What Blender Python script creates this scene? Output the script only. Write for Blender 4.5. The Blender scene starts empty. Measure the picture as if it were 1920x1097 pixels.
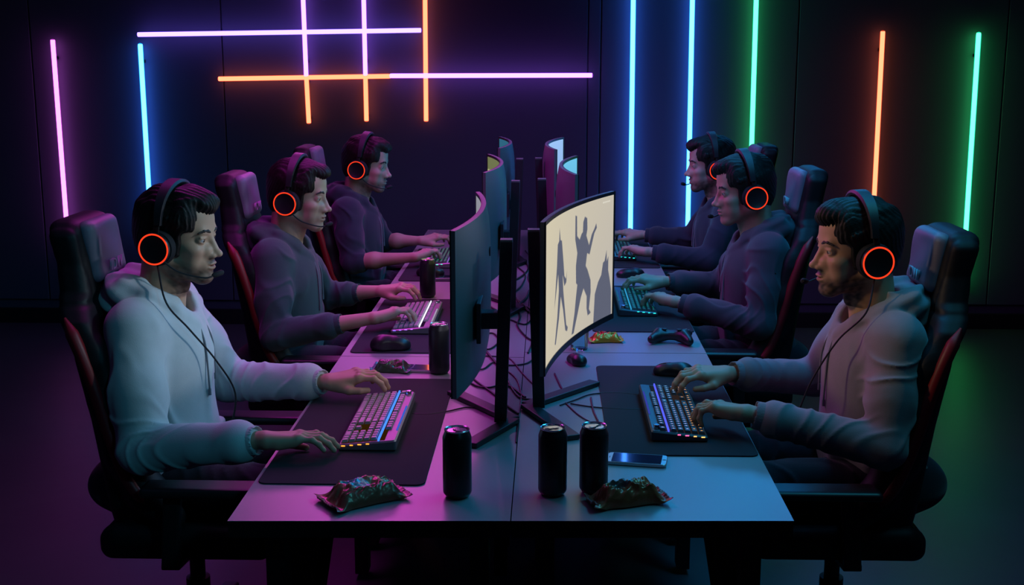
import bpy, bmesh, math, random
import numpy as np
from mathutils import Vector, Matrix, Euler

sc = bpy.context.scene
COL = sc.collection
PI = math.pi

# ------------------------------------------------------------------ camera
CAM = Vector((0.0788, 0.0, 1.747))
cd = bpy.data.cameras.new('camera'); cam = bpy.data.objects.new('camera', cd); COL.objects.link(cam)
cd.sensor_width = 36.0; cd.lens = 2265.0 / 1920.0 * 36.0; cd.clip_start = 0.05; cd.clip_end = 60
cam.location = CAM
cam.rotation_euler = (math.radians(90 - 11.19), 0, math.radians(1.737))
cd.dof.use_dof = False
sc.camera = cam

# ------------------------------------------------------------------ world, exposure, room and fill lamps
w = bpy.data.worlds.new('world'); sc.world = w; w.use_nodes = True
w.node_tree.nodes['Background'].inputs[0].default_value = (0.09, 0.11, 0.30, 1)
w.node_tree.nodes['Background'].inputs[1].default_value = 0.025
sc.view_settings.view_transform = 'Standard'; sc.view_settings.look = 'None'
sc.view_settings.exposure = 0.0; sc.view_settings.gamma = 1.0
sc.view_settings.use_curve_mapping = False
sc.cycles.max_bounces = 6; sc.cycles.diffuse_bounces = 3; sc.cycles.glossy_bounces = 3
sc.cycles.transmission_bounces = 4; sc.cycles.transparent_max_bounces = 8
sc.cycles.sample_clamp_indirect = 3.0; sc.cycles.use_denoising = True
sc.cycles.caustics_reflective = False; sc.cycles.caustics_refractive = False

def area(name, loc, target, size, color, power, spread=180):
    l = bpy.data.lights.new(name, 'AREA'); l.shape = 'RECTANGLE'; l.size = size[0]; l.size_y = size[1]
    l.color = color; l.energy = power; l.spread = math.radians(spread)
    o = bpy.data.objects.new(name, l); COL.objects.link(o); o.location = loc
    d = Vector(target) - Vector(loc)
    o.rotation_euler = d.to_track_quat('-Z', 'Y').to_euler()
    return o
# coloured washes above the frame; all but the teal lamp are added fill
area('fill_strip_magenta', (-0.80, 4.9, 2.35), (-0.25, 4.8, 0.74), (2.8, 0.20), (1.0, 0.05, 0.92), 16, 150)  # added to wash the left desk magenta, no fixture behind it
area('fill_strip_blue', (0.80, 4.7, 2.35), (0.25, 4.6, 0.74), (3.0, 0.20), (0.02, 0.44, 1.0), 21, 150)  # added blue counterpart for the right desk
area('fill_rear_magenta', (-1.0, 7.1, 2.35), (-0.4, 3.2, 0.74), (1.4, 0.35), (1.0, 0.10, 0.75), 2.2, 80)  # added low source for grazing sheen on the left desk
area('fill_rear_blue', (1.55, 7.1, 2.35), (0.4, 3.2, 0.74), (1.0, 0.35), (0.02, 0.34, 1.0), 1.7, 80)  # added likewise for sheen on the right desk
area('ceiling_lamp_teal', (1.4, 2.9, 2.5), (-0.2, 3.0, 0.9), (1.0, 0.25), (0.04, 0.54, 0.70), 5.0, 140)
area('ambient_fill', (0, 3.2, 3.05), (0, 3.2, 0), (6, 6), (0.30, 0.26, 0.85), 6.5)  # added ambient fill that lifts the dark walls, not a real panel
def spot(name, loc, target, color, power, cone):
    l = bpy.data.lights.new(name, 'SPOT'); l.color = color; l.energy = power; l.spot_size = math.radians(cone); l.spot_blend = 0.8; l.shadow_soft_size = 0.12
    o = bpy.data.objects.new(name, l); COL.objects.link(o); o.location = loc
    o.rotation_euler = (Vector(target) - Vector(loc)).to_track_quat('-Z', 'Y').to_euler()
spot('fill_spot_teal', (1.2, 0.5, 2.7), (-1.08, 3.20, 0.88), (0.05, 0.50, 0.72), 64, 25)  # added narrow teal fill on the front left man and his headrest
spot('fill_spot_warm', (-2.3, 2.9, 2.85), (0.84, 3.25, 1.12), (1.0, 0.70, 0.42), 100, 13)  # added warm fill for the front right man's face and chest
spot('fill_spot_cool', (2.3, 2.9, 2.85), (-0.86, 3.22, 1.08), (0.74, 0.86, 1.0), 160, 11)  # added cool fill for the front left man's face and chest
spot('fill_spot_middle_row', (2.2, 4.2, 2.85), (-0.80, 4.60, 1.10), (0.85, 0.82, 1.0), 66, 12)  # added fill for the middle left man's face

# ------------------------------------------------------------------ helpers
def link(o, parent=None):
    COL.objects.link(o)
    if parent is not None:
        o.parent = parent
    return o

def tag(o, label, cat, group=None, kind=None):
    if label: o['label'] = label
    if cat: o['category'] = cat
    if group: o['group'] = group
    if kind: o['kind'] = kind
    return o

def thing(name, loc, label, cat, group=None, rz=0.0):
    o = bpy.data.objects.new(name, None); o.empty_display_size = 0.05
    COL.objects.link(o); o.location = loc; o.rotation_euler = (0, 0, rz)
    return tag(o, label, cat, group)

def mesh_np(name, verts, faces, mat, parent=None, smooth=True, cols=None, loc=None):
    me = bpy.data.meshes.new(name)
    me.from_pydata(np.asarray(verts).tolist() if isinstance(verts, np.ndarray) else verts, [],
                   faces.tolist() if isinstance(faces, np.ndarray) else faces)
    me.update()
    if smooth: me.polygons.foreach_set('use_smooth', [True] * len(me.polygons))
    if cols is not None:
        a = me.color_attributes.new('col', 'FLOAT_COLOR', 'POINT')
        c = np.ones((len(me.vertices), 4), np.float32); c[:, :3] = cols
        a.data.foreach_set('color', c.ravel())
    if mat: me.materials.append(mat)
    o = bpy.data.objects.new(name, me)
    if loc: o.location = loc
    return link(o, parent)

class MB:
    """collects boxes, tubes, lathes and prisms into ONE mesh"""
    def __init__(s): s.v = []; s.f = []
    def add(s, v, f):
        n = len(s.v); s.v += [tuple(p) for p in v]; s.f += [tuple(i + n for i in q) for q in f]
    def box(s, c, h, b=0.0, rot=None):
        """centre, half sizes, chamfer b"""
        hx, hy, hz = h
        if b <= 0:
            v = [(x, y, z) for x in (-hx, hx) for y in (-hy, hy) for z in (-hz, hz)]
            f = [(0, 1, 3, 2), (4, 6, 7, 5), (0, 4, 5, 1), (2, 3, 7, 6), (0, 2, 6, 4), (1, 5, 7, 3)]
        else:
            bm = bmesh.new(); bmesh.ops.create_cube(bm, size=1)
            for q in bm.verts: q.co = Vector((q.co.x * 2 * hx, q.co.y * 2 * hy, q.co.z * 2 * hz))
            bmesh.ops.bevel(bm, geom=list(bm.edges), offset=b, segments=2, affect='EDGES', profile=0.5)
            v = [tuple(q.co) for q in bm.verts]; bm.verts.index_update()
            f = [tuple(q.index for q in p.verts) for p in bm.faces]; bm.free()
        if rot is not None: v = [tuple(rot @ Vector(q)) for q in v]
        s.add([(q[0] + c[0], q[1] + c[1], q[2] + c[2]) for q in v], f); return s
    def bar(s, a, b_, wx, wz, up=(0, 0, 1), bev=0.0):
        """rectangular bar from a to b"""
        a = Vector(a); b_ = Vector(b_); d = (b_ - a); L = d.length; d.normalize()
        u = Vector(up); sx = d.cross(u).normalized(); uz = sx.cross(d).normalized()
        rot = Matrix((sx, d, uz)).transposed()
        s.box((a + b_) / 2, (wx / 2, L / 2, wz / 2), bev, rot); return s
    def tube(s, pts, r, n=8, cap=True):
        pts = [Vector(p) for p in pts]; m = len(pts)
        rs = r if isinstance(r, (list, tuple)) else [r] * m
        V = []; F = []
        t = (pts[1] - pts[0]).normalized()
        u = t.orthogonal().normalized()
        for i, p in enumerate(pts):
            t2 = (pts[min(i + 1, m - 1)] - pts[max(i - 1, 0)]).normalized()
            q = t.rotation_difference(t2); u = (q @ u).normalized(); t = t2
            u = (u - t * u.dot(t)).normalized(); w_ = t.cross(u)
            for k in range(n):
                a = 2 * PI * k / n
                V.append(p + (u * math.cos(a) + w_ * math.sin(a)) * rs[i])
        for i in range(m - 1):
            for k in range(n):
                F.append((i * n + k, i * n + (k + 1) % n, (i + 1) * n + (k + 1) % n, (i + 1) * n + k))
        if cap:
            F.append(tuple(range(n - 1, -1, -1))); F.append(tuple((m - 1) * n + k for k in range(n)))
        s.add(V, F); return s
    def lathe(s, prof, n=32, c=(0, 0, 0), rot=None):
        V = []; F = []
        for r, z in prof:
            for k in range(n):
                a = 2 * PI * k / n; V.append(Vector((r * math.cos(a), r * math.sin(a), z)))
        m = len(prof)
        for i in range(m - 1):
            for k in range(n):
                F.append((i * n + k, i * n + (k + 1) % n, (i + 1) * n + (k + 1) % n, (i + 1) * n + k))
        F.append(tuple(range(n - 1, -1, -1))); F.append(tuple((m - 1) * n + k for k in range(n)))
        if rot is not None: V = [rot @ q for q in V]
        s.add([q + Vector(c) for q in V], F); return s
    def prism(s, poly, z0, z1):
        n = len(poly)
        V = [(x, y, z0) for x, y in poly] + [(x, y, z1) for x, y in poly]
        F = [tuple(range(n - 1, -1, -1)), tuple(range(n, 2 * n))] + [(i, (i + 1) % n, n + (i + 1) % n, n + i) for i in range(n)]
        s.add(V, F); return s
    def torus(s, c, R, r, axis='y', n=48, m=10, a0=0, a1=2 * PI):
        pts = []
        for k in range(n + 1):
            a = a0 + (a1 - a0) * k / n
            x, y = R * math.cos(a), R * math.sin(a)
            p = {'y': (x, 0, y), 'z': (x, y, 0), 'x': (0, x, y)}[axis]
            pts.append((c[0] + p[0], c[1] + p[1], c[2] + p[2]))
        return s.tube(pts, r, m)
    def build(s, name, mat, parent=None, smooth=False, angle=None, loc=None):
        o = mesh_np(name, s.v, s.f, mat, parent, smooth, loc=loc)
        if smooth or angle:
            bm = bmesh.new(); bm.from_mesh(o.data)
            lim = math.radians(angle or 40)
            for e in bm.edges:
                e.smooth = not (len(e.link_faces) == 2 and e.calc_face_angle(0) > lim)
            for f in bm.faces: f.smooth = True
            bmesh.ops.recalc_face_normals(bm, faces=list(bm.faces))
            bm.to_mesh(o.data); bm.free()
        return o

def crom(pts, n=10):
    """Catmull-Rom through the points"""
    P = [Vector(p) for p in pts]; P = [P[0] * 2 - P[1]] + P + [P[-1] * 2 - P[-2]]
    out = []
    for i in range(1, len(P) - 2):
        for k in range(n):
            t = k / n
            out.append(0.5 * ((2 * P[i]) + (P[i + 1] - P[i - 1]) * t + (2 * P[i - 1] - 5 * P[i] + 4 * P[i + 1] - P[i + 2]) * t * t
                              + (3 * P[i] - P[i - 1] - 3 * P[i + 1] + P[i + 2]) * t ** 3))
    out.append(P[-2]); return out

def rrect(x0, x1, y0, y1, r, n=6):
    out = []
    for cx, cy, a0 in ((x1 - r, y1 - r, 0), (x0 + r, y1 - r, PI / 2), (x0 + r, y0 + r, PI), (x1 - r, y0 + r, 1.5 * PI)):
        for k in range(n + 1):
            a = a0 + PI / 2 * k / n; out.append((cx + r * math.cos(a), cy + r * math.sin(a)))
    return out

def copy_tree(o, parent=None):
    c = o.copy(); COL.objects.link(c)
    if parent is not None: c.parent = parent
    for ch in list(o.children): copy_tree(ch, c)
    return c

# ------------------------------------------------------------------ materials
def mat(name, color=(0.5, 0.5, 0.5), rough=0.5, metal=0.0, spec=0.5, bump=None, attr=False, var=None, sheen=0, coat=0, sss=0):
    m = bpy.data.materials.new(name); m.use_nodes = True
    nt = m.node_tree; b = nt.nodes['Principled BSDF']
    b.inputs['Base Color'].default_value = (*color, 1); b.inputs['Roughness'].default_value = rough
    b.inputs['Metallic'].default_value = metal; b.inputs['Specular IOR Level'].default_value = spec
    if sheen: b.inputs['Sheen Weight'].default_value = sheen; b.inputs['Sheen Roughness'].default_value = 0.5
    if coat: b.inputs['Coat Weight'].default_value = coat; b.inputs['Coat Roughness'].default_value = 0.1
    if sss:
        b.inputs['Subsurface Weight'].default_value = sss; b.inputs['Subsurface Scale'].default_value = 0.006
        b.inputs['Subsurface Radius'].default_value = (1, 0.35, 0.2)
    tc = nt.nodes.new('ShaderNodeTexCoord')
    src = None
    if attr:
        a = nt.nodes.new('ShaderNodeAttribute'); a.attribute_name = 'col'; src = a.outputs['Color']
    if var:  # (scale, amount, second colour)
        nz = nt.nodes.new('ShaderNodeTexNoise'); nz.inputs['Scale'].default_value = var[0]; nz.inputs['Detail'].default_value = 5
        nt.links.new(tc.outputs['Object'], nz.inputs['Vector'])
        mr = nt.nodes.new('ShaderNodeMapRange'); mr.inputs[1].default_value = 0.35; mr.inputs[2].default_value = 0.65
        mr.inputs[3].default_value = 0; mr.inputs[4].default_value = var[1]
        nt.links.new(nz.outputs['Fac'], mr.inputs[0])
        mx = nt.nodes.new('ShaderNodeMix'); mx.data_type = 'RGBA'
        nt.links.new(mr.outputs[0], mx.inputs['Factor'])
        if src: nt.links.new(src, mx.inputs['A'])
        else: mx.inputs['A'].default_value = (*color, 1)
        mx.inputs['B'].default_value = (*var[2], 1); src = mx.outputs['Result']
    if src: nt.links.new(src, b.inputs['Base Color'])
    if bump:  # (scale, strength, distance)
        nz = nt.nodes.new('ShaderNodeTexNoise'); nz.inputs['Scale'].default_value = bump[0]; nz.inputs['Detail'].default_value = 3
        nt.links.new(tc.outputs['Object'], nz.inputs['Vector'])
        bp = nt.nodes.new('ShaderNodeBump'); bp.inputs['Strength'].default_value = bump[1]; bp.inputs['Distance'].default_value = bump[2]
        nt.links.new(nz.outputs['Fac'], bp.inputs['Height']); nt.links.new(bp.outputs[0], b.inputs['Normal'])
    return m

def emit(name, color, strength, attr=False):
    m = bpy.data.materials.new(name); m.use_nodes = True
    nt = m.node_tree; nt.nodes.remove(nt.nodes['Principled BSDF'])
    e = nt.nodes.new('ShaderNodeEmission'); e.inputs[0].default_value = (*color, 1); e.inputs[1].default_value = strength
    if attr:
        a = nt.nodes.new('ShaderNodeAttribute'); a.attribute_name = 'col'; nt.links.new(a.outputs['Color'], e.inputs[0])
    nt.links.new(e.outputs[0], nt.nodes['Material Output'].inputs[0]); return m

def sleeve_mat(name, color, strength):
    """coloured translucent diffuser round a light tube"""
    m = bpy.data.materials.new(name); m.use_nodes = True
    nt = m.node_tree; nt.nodes.remove(nt.nodes['Principled BSDF'])
    e = nt.nodes.new('ShaderNodeEmission'); e.inputs[0].default_value = (*color, 1); e.inputs[1].default_value = strength
    t = nt.nodes.new('ShaderNodeBsdfTransparent'); ad = nt.nodes.new('ShaderNodeAddShader')
    nt.links.new(e.outputs[0], ad.inputs[0]); nt.links.new(t.outputs[0], ad.inputs[1])
    nt.links.new(ad.outputs[0], nt.nodes['Material Output'].inputs[0]); return m

M = {}
M['wall'] = mat('painted_wall', (0.085, 0.085, 0.13), 0.75, spec=0.2, bump=(60, 0.15, 0.002), var=(2.0, 0.35, (0.07, 0.07, 0.11)))
M['wallpanel'] = mat('wall_panel', (0.09, 0.09, 0.135), 0.65, spec=0.25, bump=(90, 0.1, 0.002))
M['floor'] = mat('polished_concrete', (0.055, 0.055, 0.06), 0.42, spec=0.5, bump=(8, 0.06, 0.01), var=(3.0, 0.4, (0.04, 0.04, 0.045)))
M['desk'] = mat('grey_laminate', (0.29, 0.29, 0.305), 0.33, spec=0.8, bump=(300, 0.05, 0.0005), var=(8, 0.15, (0.26, 0.26, 0.275)))
M['deskedge'] = mat('black_edge_band', (0.010, 0.010, 0.012), 0.5, spec=0.3)
M['steel'] = mat('black_powder_coat', (0.012, 0.012, 0.014), 0.5, spec=0.4, bump=(400, 0.1, 0.0004))
M['plastic'] = mat('black_plastic', (0.014, 0.014, 0.017), 0.38, spec=0.5, bump=(500, 0.06, 0.0003))
M['shell'] = mat('monitor_shell', (0.13, 0.13, 0.14), 0.42, spec=0.5, bump=(300, 0.05, 0.0004))
M['post'] = mat('stand_coat', (0.020, 0.019, 0.024), 0.45, spec=0.45)
M['mat'] = mat('mousepad_cloth', (0.035, 0.033, 0.042), 0.85, spec=0.15, bump=(900, 0.2, 0.0005))
M['key_body'] = mat('keyboard_aluminium', (0.26, 0.25, 0.27), 0.38, metal=0.55)
M['key_body_dark'] = mat('keyboard_dark_metal', (0.09, 0.09, 0.11), 0.38, metal=0.4)
M['keycap'] = mat('keycap_plastic', (0.10, 0.095, 0.11), 0.42, spec=0.5)
M['cable'] = mat('black_rubber', (0.012, 0.012, 0.014), 0.5, spec=0.4)
M['can'] = mat('black_can_print', (0.016, 0.017, 0.022), 0.32, metal=0.3, spec=0.5, var=(14, 0.5, (0.03, 0.032, 0.04)))
M['alu'] = mat('aluminium', (0.70, 0.72, 0.75), 0.22, metal=1.0)
M['foil'] = mat('printed_foil', (0.2, 0.1, 0.05), 0.28, metal=0.30, attr=True, bump=(60, 0.35, 0.004))
M['glass'] = mat('phone_glass', (0.010, 0.010, 0.016), 0.05, spec=0.8, coat=0.5)
M['phone_frame'] = mat('phone_frame', (0.55, 0.56, 0.60), 0.3, metal=0.7)
M['chair'] = mat('chair_vinyl', (0.009, 0.009, 0.011), 0.55, spec=0.28, bump=(220, 0.25, 0.0008), var=(20, 0.4, (0.013, 0.012, 0.014)))
M['pad'] = mat('headrest_vinyl', (0.20, 0.18, 0.24), 0.5, spec=0.4, bump=(250, 0.25, 0.0008))
M['red'] = mat('red_vinyl', (0.22, 0.008, 0.014), 0.45, spec=0.4, bump=(250, 0.2, 0.0008))
M['thread'] = mat('embroidery', (0.42, 0.44, 0.50), 0.6)
M['skin'] = mat('skin', (0.5, 0.3, 0.2), 0.5, spec=0.4, attr=True, bump=(350, 0.12, 0.0006), sss=0.08)
M['hair'] = mat('dark_hair', (0.009, 0.006, 0.005), 0.55, spec=0.3, bump=(180, 0.5, 0.002))
M['brow'] = mat('brow_hair', (0.02, 0.013, 0.01), 0.6)
M['eye'] = mat('eyeball', (0.6, 0.6, 0.6), 0.12, spec=0.6, attr=True)
def cloth(name, c):
    return mat(name, c, 0.92, spec=0.1, bump=(420, 0.35, 0.0012), sheen=0.25, var=(30, 0.25, tuple(x * 0.82 for x in c)))
M['jeans'] = cloth('dark_trousers', (0.020, 0.022, 0.030))
M['shoe'] = mat('shoe', (0.03, 0.03, 0.035), 0.6)
M['cord'] = mat('drawstring', (0.16, 0.18, 0.21), 0.8)
M['ring'] = emit('headset_ring', (1.0, 0.045, 0.012), 1.25)
M['mesh'] = mat('headset_cushion', (0.02, 0.02, 0.024), 0.8, spec=0.2)
# ================================================================== SETTING
def struct(o): o['kind'] = 'structure'; return o
YW = 7.72
struct(MB().box((0.0, 3.2, -0.05), (4.6, 4.6, 0.05)).build('floor', M['floor']))
struct(MB().box((0.0, YW + 0.06, 1.55), (4.6, 0.06, 1.55)).build('wall_back', M['wall']))
struct(MB().box((-4.56, 3.2, 1.55), (0.06, 4.6, 1.55)).build('wall_left', M['wall']))
struct(MB().box((4.56, 3.2, 1.55), (0.06, 4.6, 1.55)).build('wall_right', M['wall']))
struct(MB().box((0.0, -1.36, 1.55), (4.6, 0.06, 1.55)).build('wall_front', M['wall']))
struct(MB().box((0.0, 3.2, 3.15), (4.6, 4.6, 0.05)).build('ceiling', M['wall']))
struct(MB().box((0, YW - 0.01, 0.05), (4.5, 0.01, 0.05), 0.003).build('baseboard_back', M['steel']))
# flat wall panels with narrow joints
xs = [-4.5, -3.2, -1.98, 0.32, 0.40, 1.62, 2.9, 4.5]
for i in range(len(xs) - 1):
    a, b = xs[i] + 0.004, xs[i + 1] - 0.004
    struct(MB().box(((a + b) / 2, YW - 0.009, 1.62), ((b - a) / 2, 0.009, 1.46), 0.003).build('trim_%d' % (i + 1), M['wallpanel']))

# ================================================================== LIGHT TUBES
YT = 7.65
def tube_light(p, q, core, glow, label, edge=0.5, pw=1.0):
    yt = YT - (0.036 if abs(p[0] - q[0]) > 0.3 and 'long level' in label else (0.036 if 'level pink' in label else 0))
    p = Vector((p[0], yt, p[1])); q = Vector((q[0], yt, q[1]))
    t = thing('neon_tube', (p + q) / 2, label, 'light tube', 'neon light tubes on the back wall')
    c = (p + q) / 2; a = p - c; b = q - c; d = (b - a).normalized()
    cm = emit('tube_core', core, pw); sm = sleeve_mat('tube_diffuser', glow, edge)
    MB().tube([a - d * 0.010, b + d * 0.010], 0.0135, 14).build('tube_core', cm, t, True)
    n = 8; pts = [a - d * 0.016, a - d * 0.012, a] + [b, b + d * 0.012, b + d * 0.016]
    MB().tube(pts, [0.004, 0.012, 0.0165, 0.0165, 0.012, 0.004], 16).build('diffuser', sm, t, True)
    m = MB()
    L = (b - a).length
    for s in (0.08, 0.92):
        r = a + d * (L * s)
        bk = (YW - 0.0185 - yt - 0.017) / 2
        MB().box((r.x, r.y + 0.017 + bk, r.z), (0.010, bk, 0.010), 0.002).build('bracket', M['steel'], t)
    return t
CEIL = 2.62
VIO = ((2.2, 0.78, 5.0), (0.20, 0.01, 0.60)); PNK = ((3.2, 0.62, 3.2), (0.35, 0.02, 0.40)); ORG = ((3.6, 0.64, 0.30), (0.70, 0.04, 0.0))
BLU = ((0.42, 1.5, 7.5), (0.0, 0.70, 1.8)); GRN = ((0.30, 5.2, 0.85), (0.0, 0.90, 0.55)); BVI = ((1.3, 0.80, 5.0), (0.08, 0.03, 0.65))
tube_light((-3.036, 1.821), (-3.031, 0.56), *PNK, 'upright pink neon tube at the far left, behind the chair of the man in white')
tube_light((-2.483, 1.795), (-2.482, 0.60), *BLU, 'upright ice blue neon tube below the left end of the long white tube')
tube_light((-2.472, 1.863), (-0.725, 1.888), *BVI, 'long level white-violet neon tube, the higher of the level tubes')
tube_light((-1.452, CEIL), (-1.444, 1.618), *VIO, 'upright violet neon tube crossing the long level tube, left one of the pair')
tube_light((-1.443, 1.598), (-1.437, 1.326), *ORG, 'short orange neon tube hanging below the orange level tube, leftmost of the orange uprights')
tube_light((-1.071, CEIL), (-1.071, 1.622), *VIO, 'upright violet neon tube crossing the long level tube, right one of the pair')
tube_light((-1.071, 1.60), (-1.071, 1.340), *ORG, 'short orange neon tube below the right end of the orange level tube')
tube_light((-0.688, CEIL), (-0.694, 1.340), *ORG, 'tall upright orange neon tube at the right end of the grid')
tube_light((-1.988, 1.591), (-0.925, 1.608), *ORG, 'level orange neon tube, lower left of the level tubes')
tube_light((-0.900, 1.611), (0.335, 1.615), *VIO, 'level pink-violet neon tube running right above the monitors')
tube_light((0.589, CEIL), (0.602, 0.60), *BLU, 'tall white-blue neon tube nearest the right-hand monitors')
tube_light((0.950, CEIL), (0.966, 0.60), *BLU, 'tall white-blue neon tube behind the head of the farthest man on the right')
tube_light((1.340, CEIL), (1.354, 0.60), *GRN, 'tall mint green neon tube beside the two blue ones')
tube_light((2.124, 1.871), (2.132, 0.60), *ORG, 'upright orange neon tube behind the head of the man in the grey hoodie')
tube_light((2.707, 1.861), (2.720, 0.30), *GRN, 'upright mint green neon tube at the far right of the wall')

# ================================================================== DESKS
def desk(side, y0o, y0i, y1, label):
    """side -1 left, +1 right; outer and inner near corners may differ a little"""
    xi, xo = side * 0.0012, side * 0.622
    t = thing('gaming_desk', (side * 0.31, (y0i + y1) / 2, 0), label, 'desk', 'desks joined into one long table')
    cx, cy = side * 0.31, (y0i + y1) / 2
    poly = [(xi - cx, y0i - cy), (xo - cx, y0o - cy), (xo - cx, y1 - cy), (xi - cx, y1 - cy)]
    if side < 0: poly = poly[::-1]
    MB().prism(poly, 0.7385, 0.740).build('tabletop', M['desk'], t)
    e = MB()
    g = 0.0008
    P = [Vector((x, y, 0)) for x, y in poly]
    ins = [Vector((x * (1 - 0.002), y * (1 - 0.001), 0)) for x, y in poly]
    e.prism([(p.x, p.y) for p in ins], 0.700, 0.7383)
    e.build('edge_band', M['deskedge'], t)
    yn, yf = y0i - cy + 0.12, y1 - cy - 0.12
    for yy in (yn, yf):
        for xx in (-0.235, 0.235):
            MB().box((xx, yy, 0.36), (0.022, 0.035, 0.340), 0.003).build('leg', M['steel'], t)
    m = MB()
    for yy in (yn, yf): m.box((0, yy, 0.685), (0.213, 0.030, 0.015), 0.002)
    m.box((0, 0, 0.680), (0.025, (yf - yn) / 2 - 0.03, 0.018), 0.002)
    m.build('frame', M['steel'], t)
    return t
desk(-1, 2.485, 2.504, 3.957, 'left front desk carrying the nearest black can and a snack bag')
desk(-1, 3.962, 3.962, 5.452, 'left middle desk under the big dark mouse')
desk(-1, 5.457, 5.457, 6.96, 'left rear desk where the farthest man on the left types')
desk(1, 2.523, 2.504, 4.030, 'right front desk with two cans and a phone, lit blue')
desk(1, 4.035, 4.035, 5.520, 'right middle desk holding the game controller')
desk(1, 5.525, 5.525, 6.96, 'right rear desk where the farthest man on the right types')

# ================================================================== MOUSE PADS
def mousepad(x0, x1, y0, y1, label):
    cx, cy = (x0 + x1) / 2, (y0 + y1) / 2
    o = MB().prism(rrect(x0 - cx, x1 - cx, y0 - cy, y1 - cy, 0.022), 0.0, 0.0035).build('desk_mat', M['mat'], loc=(cx, cy, 0.7402))
    tag(o, label, 'desk mat', 'dark desk mats')
mousepad(-0.612, -0.212, 2.715, 3.665, 'large dark desk mat in front of the man in white, a snack bag near it')
mousepad(-0.600, -0.240, 4.00, 4.92, 'dark desk mat under the middle left keyboard and the big mouse')
mousepad(-0.598, -0.240, 5.33, 6.25, 'dark desk mat of the farthest man on the left')
mousepad(0.238, 0.619, 2.950, 3.846, 'large dark desk mat under the glowing blue keyboard')
mousepad(0.245, 0.619, 4.345, 5.24, 'dark desk mat under the middle right keyboard behind the controller')
mousepad(0.245, 0.617, 5.70, 6.60, 'dark desk mat of the farthest man on the right')

# ================================================================== MONITORS
SILH = [  # figures on the cream screen, u across (0 at the near end), v up
 [(0.02,0.30),(0.055,0.62),(0.065,0.78),(0.085,0.80),(0.09,0.90),(0.105,0.80),(0.125,0.79),(0.15,0.62),(0.165,0.50),(0.19,0.47),(0.205,0.53),(0.195,0.44),(0.165,0.42),(0.14,0.52),(0.15,0.40),(0.17,0.27),(0.20,0.10),(0.225,0.07),(0.215,0.04),(0.185,0.06),(0.15,0.24),(0.115,0.36),(0.09,0.20),(0.045,0.02),(0.03,0.03),(0.065,0.22),(0.085,0.42),(0.075,0.55)],
 [(0.40,0.93),(0.425,0.92),(0.43,0.76),(0.47,0.72),(0.50,0.76),(0.52,0.77),(0.525,0.85),(0.55,0.89),(0.585,0.87),(0.59,0.78),(0.575,0.73),(0.62,0.64),(0.66,0.72),(0.70,0.76),(0.73,0.80),(0.74,0.76),(0.70,0.72),(0.665,0.64),(0.63,0.56),(0.59,0.58),(0.57,0.48),(0.60,0.44),(0.65,0.34),(0.655,0.24),(0.63,0.10),(0.66,0.06),(0.61,0.05),(0.59,0.12),(0.59,0.22),(0.54,0.30),(0.50,0.24),(0.45,0.12),(0.39,-0.02),(0.355,-0.02),(0.40,0.14),(0.42,0.26),(0.44,0.36),(0.42,0.38),(0.415,0.52),(0.435,0.62),(0.40,0.74)],
 [(0.70,-0.06),(0.72,0.20),(0.77,0.29),(0.82,0.34),(0.845,0.44),(0.87,0.45),(0.90,0.54),(0.905,0.44),(0.93,0.48),(0.93,0.36),(0.955,0.28),(0.98,0.18),(0.985,-0.06)],
]
SILH[0] = [(0.085 + (p - 0.02) * 1.02, q) for p, q in SILH[0]]
_px = [1022, 1030, 1039, 1049, 1060, 1073, 1087, 1102, 1118, 1135, 1153]   # foreshortening of the curved screen across its width
SILH = [[(float(np.interp(1030 + 123 * p, _px, np.linspace(0, 1, 11))), q) for p, q in f] for f in SILH]
def pip(u, v, poly):
    ins = np.zeros(u.shape, bool); n = len(poly)
    for i in range(n):
        x0, y0 = poly[i]; x1, y1 = poly[(i + 1) % n]
        if y0 == y1: continue
        c = ((y0 > v) != (y1 > v)) & (u < (x1 - x0) * (v - y0) / (y1 - y0) + x0)
        ins ^= c
    return ins
def screen_colors(kind, U, V):
    if kind == 'figures':
        c = np.empty(U.shape + (3,), np.float32)
        base = np.array([0.60, 0.54, 0.40]); bl = np.array([0.50, 0.46, 0.40])
        wgt = np.clip(U * 0.9 + (0.5 - V) * 0.3, 0, 1)[..., None]
        c[:] = base * (1 - wgt) + bl * wgt
        acc = np.zeros(U.shape, np.float32)
        for du in (-0.0012, 0, 0.0012):
            for dv in (-0.0012, 0, 0.0012):
                a = np.zeros(U.shape, bool)
                for s in SILH: a |= pip(U + du, (V + dv - 0.04) / 0.96, s)
                acc += a / 9.0
        dark = np.array([0.105, 0.115, 0.165]); c = c * (1 - acc[..., None]) + dark * acc[..., None]
        hud = ((np.abs(V - 0.955) < 0.006) & (U > 0.88) & (U < 0.96) & (np.mod(U * 60, 1) < 0.75))
        c[hud] = (0.75, 0.72, 0.62)
        return c
    rng = np.random.RandomState(len(kind)); base = {'ice': (0.30, 0.50, 0.85), 'sea': (0.10, 0.45, 0.75), 'lime': (0.45, 0.50, 0.22), 'steel': (0.44, 0.44, 0.52), 'lagoon': (0.14, 0.50, 0.75)}[kind]
    c = np.empty(U.shape + (3,), np.float32); c[:] = base
    hill = 0.35 + 0.12 * np.sin(U * 7 + rng.rand() * 6) + 0.05 * np.sin(U * 23)
    c[V < hill] *= 0.35
    c *= (0.8 + 0.3 * V)[..., None]
    if kind in ('steel', 'lime', 'sea'): c[V > 0.84] *= 0.16      # top of the picture painted dark to dim the visible screen sliver
    return c
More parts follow.
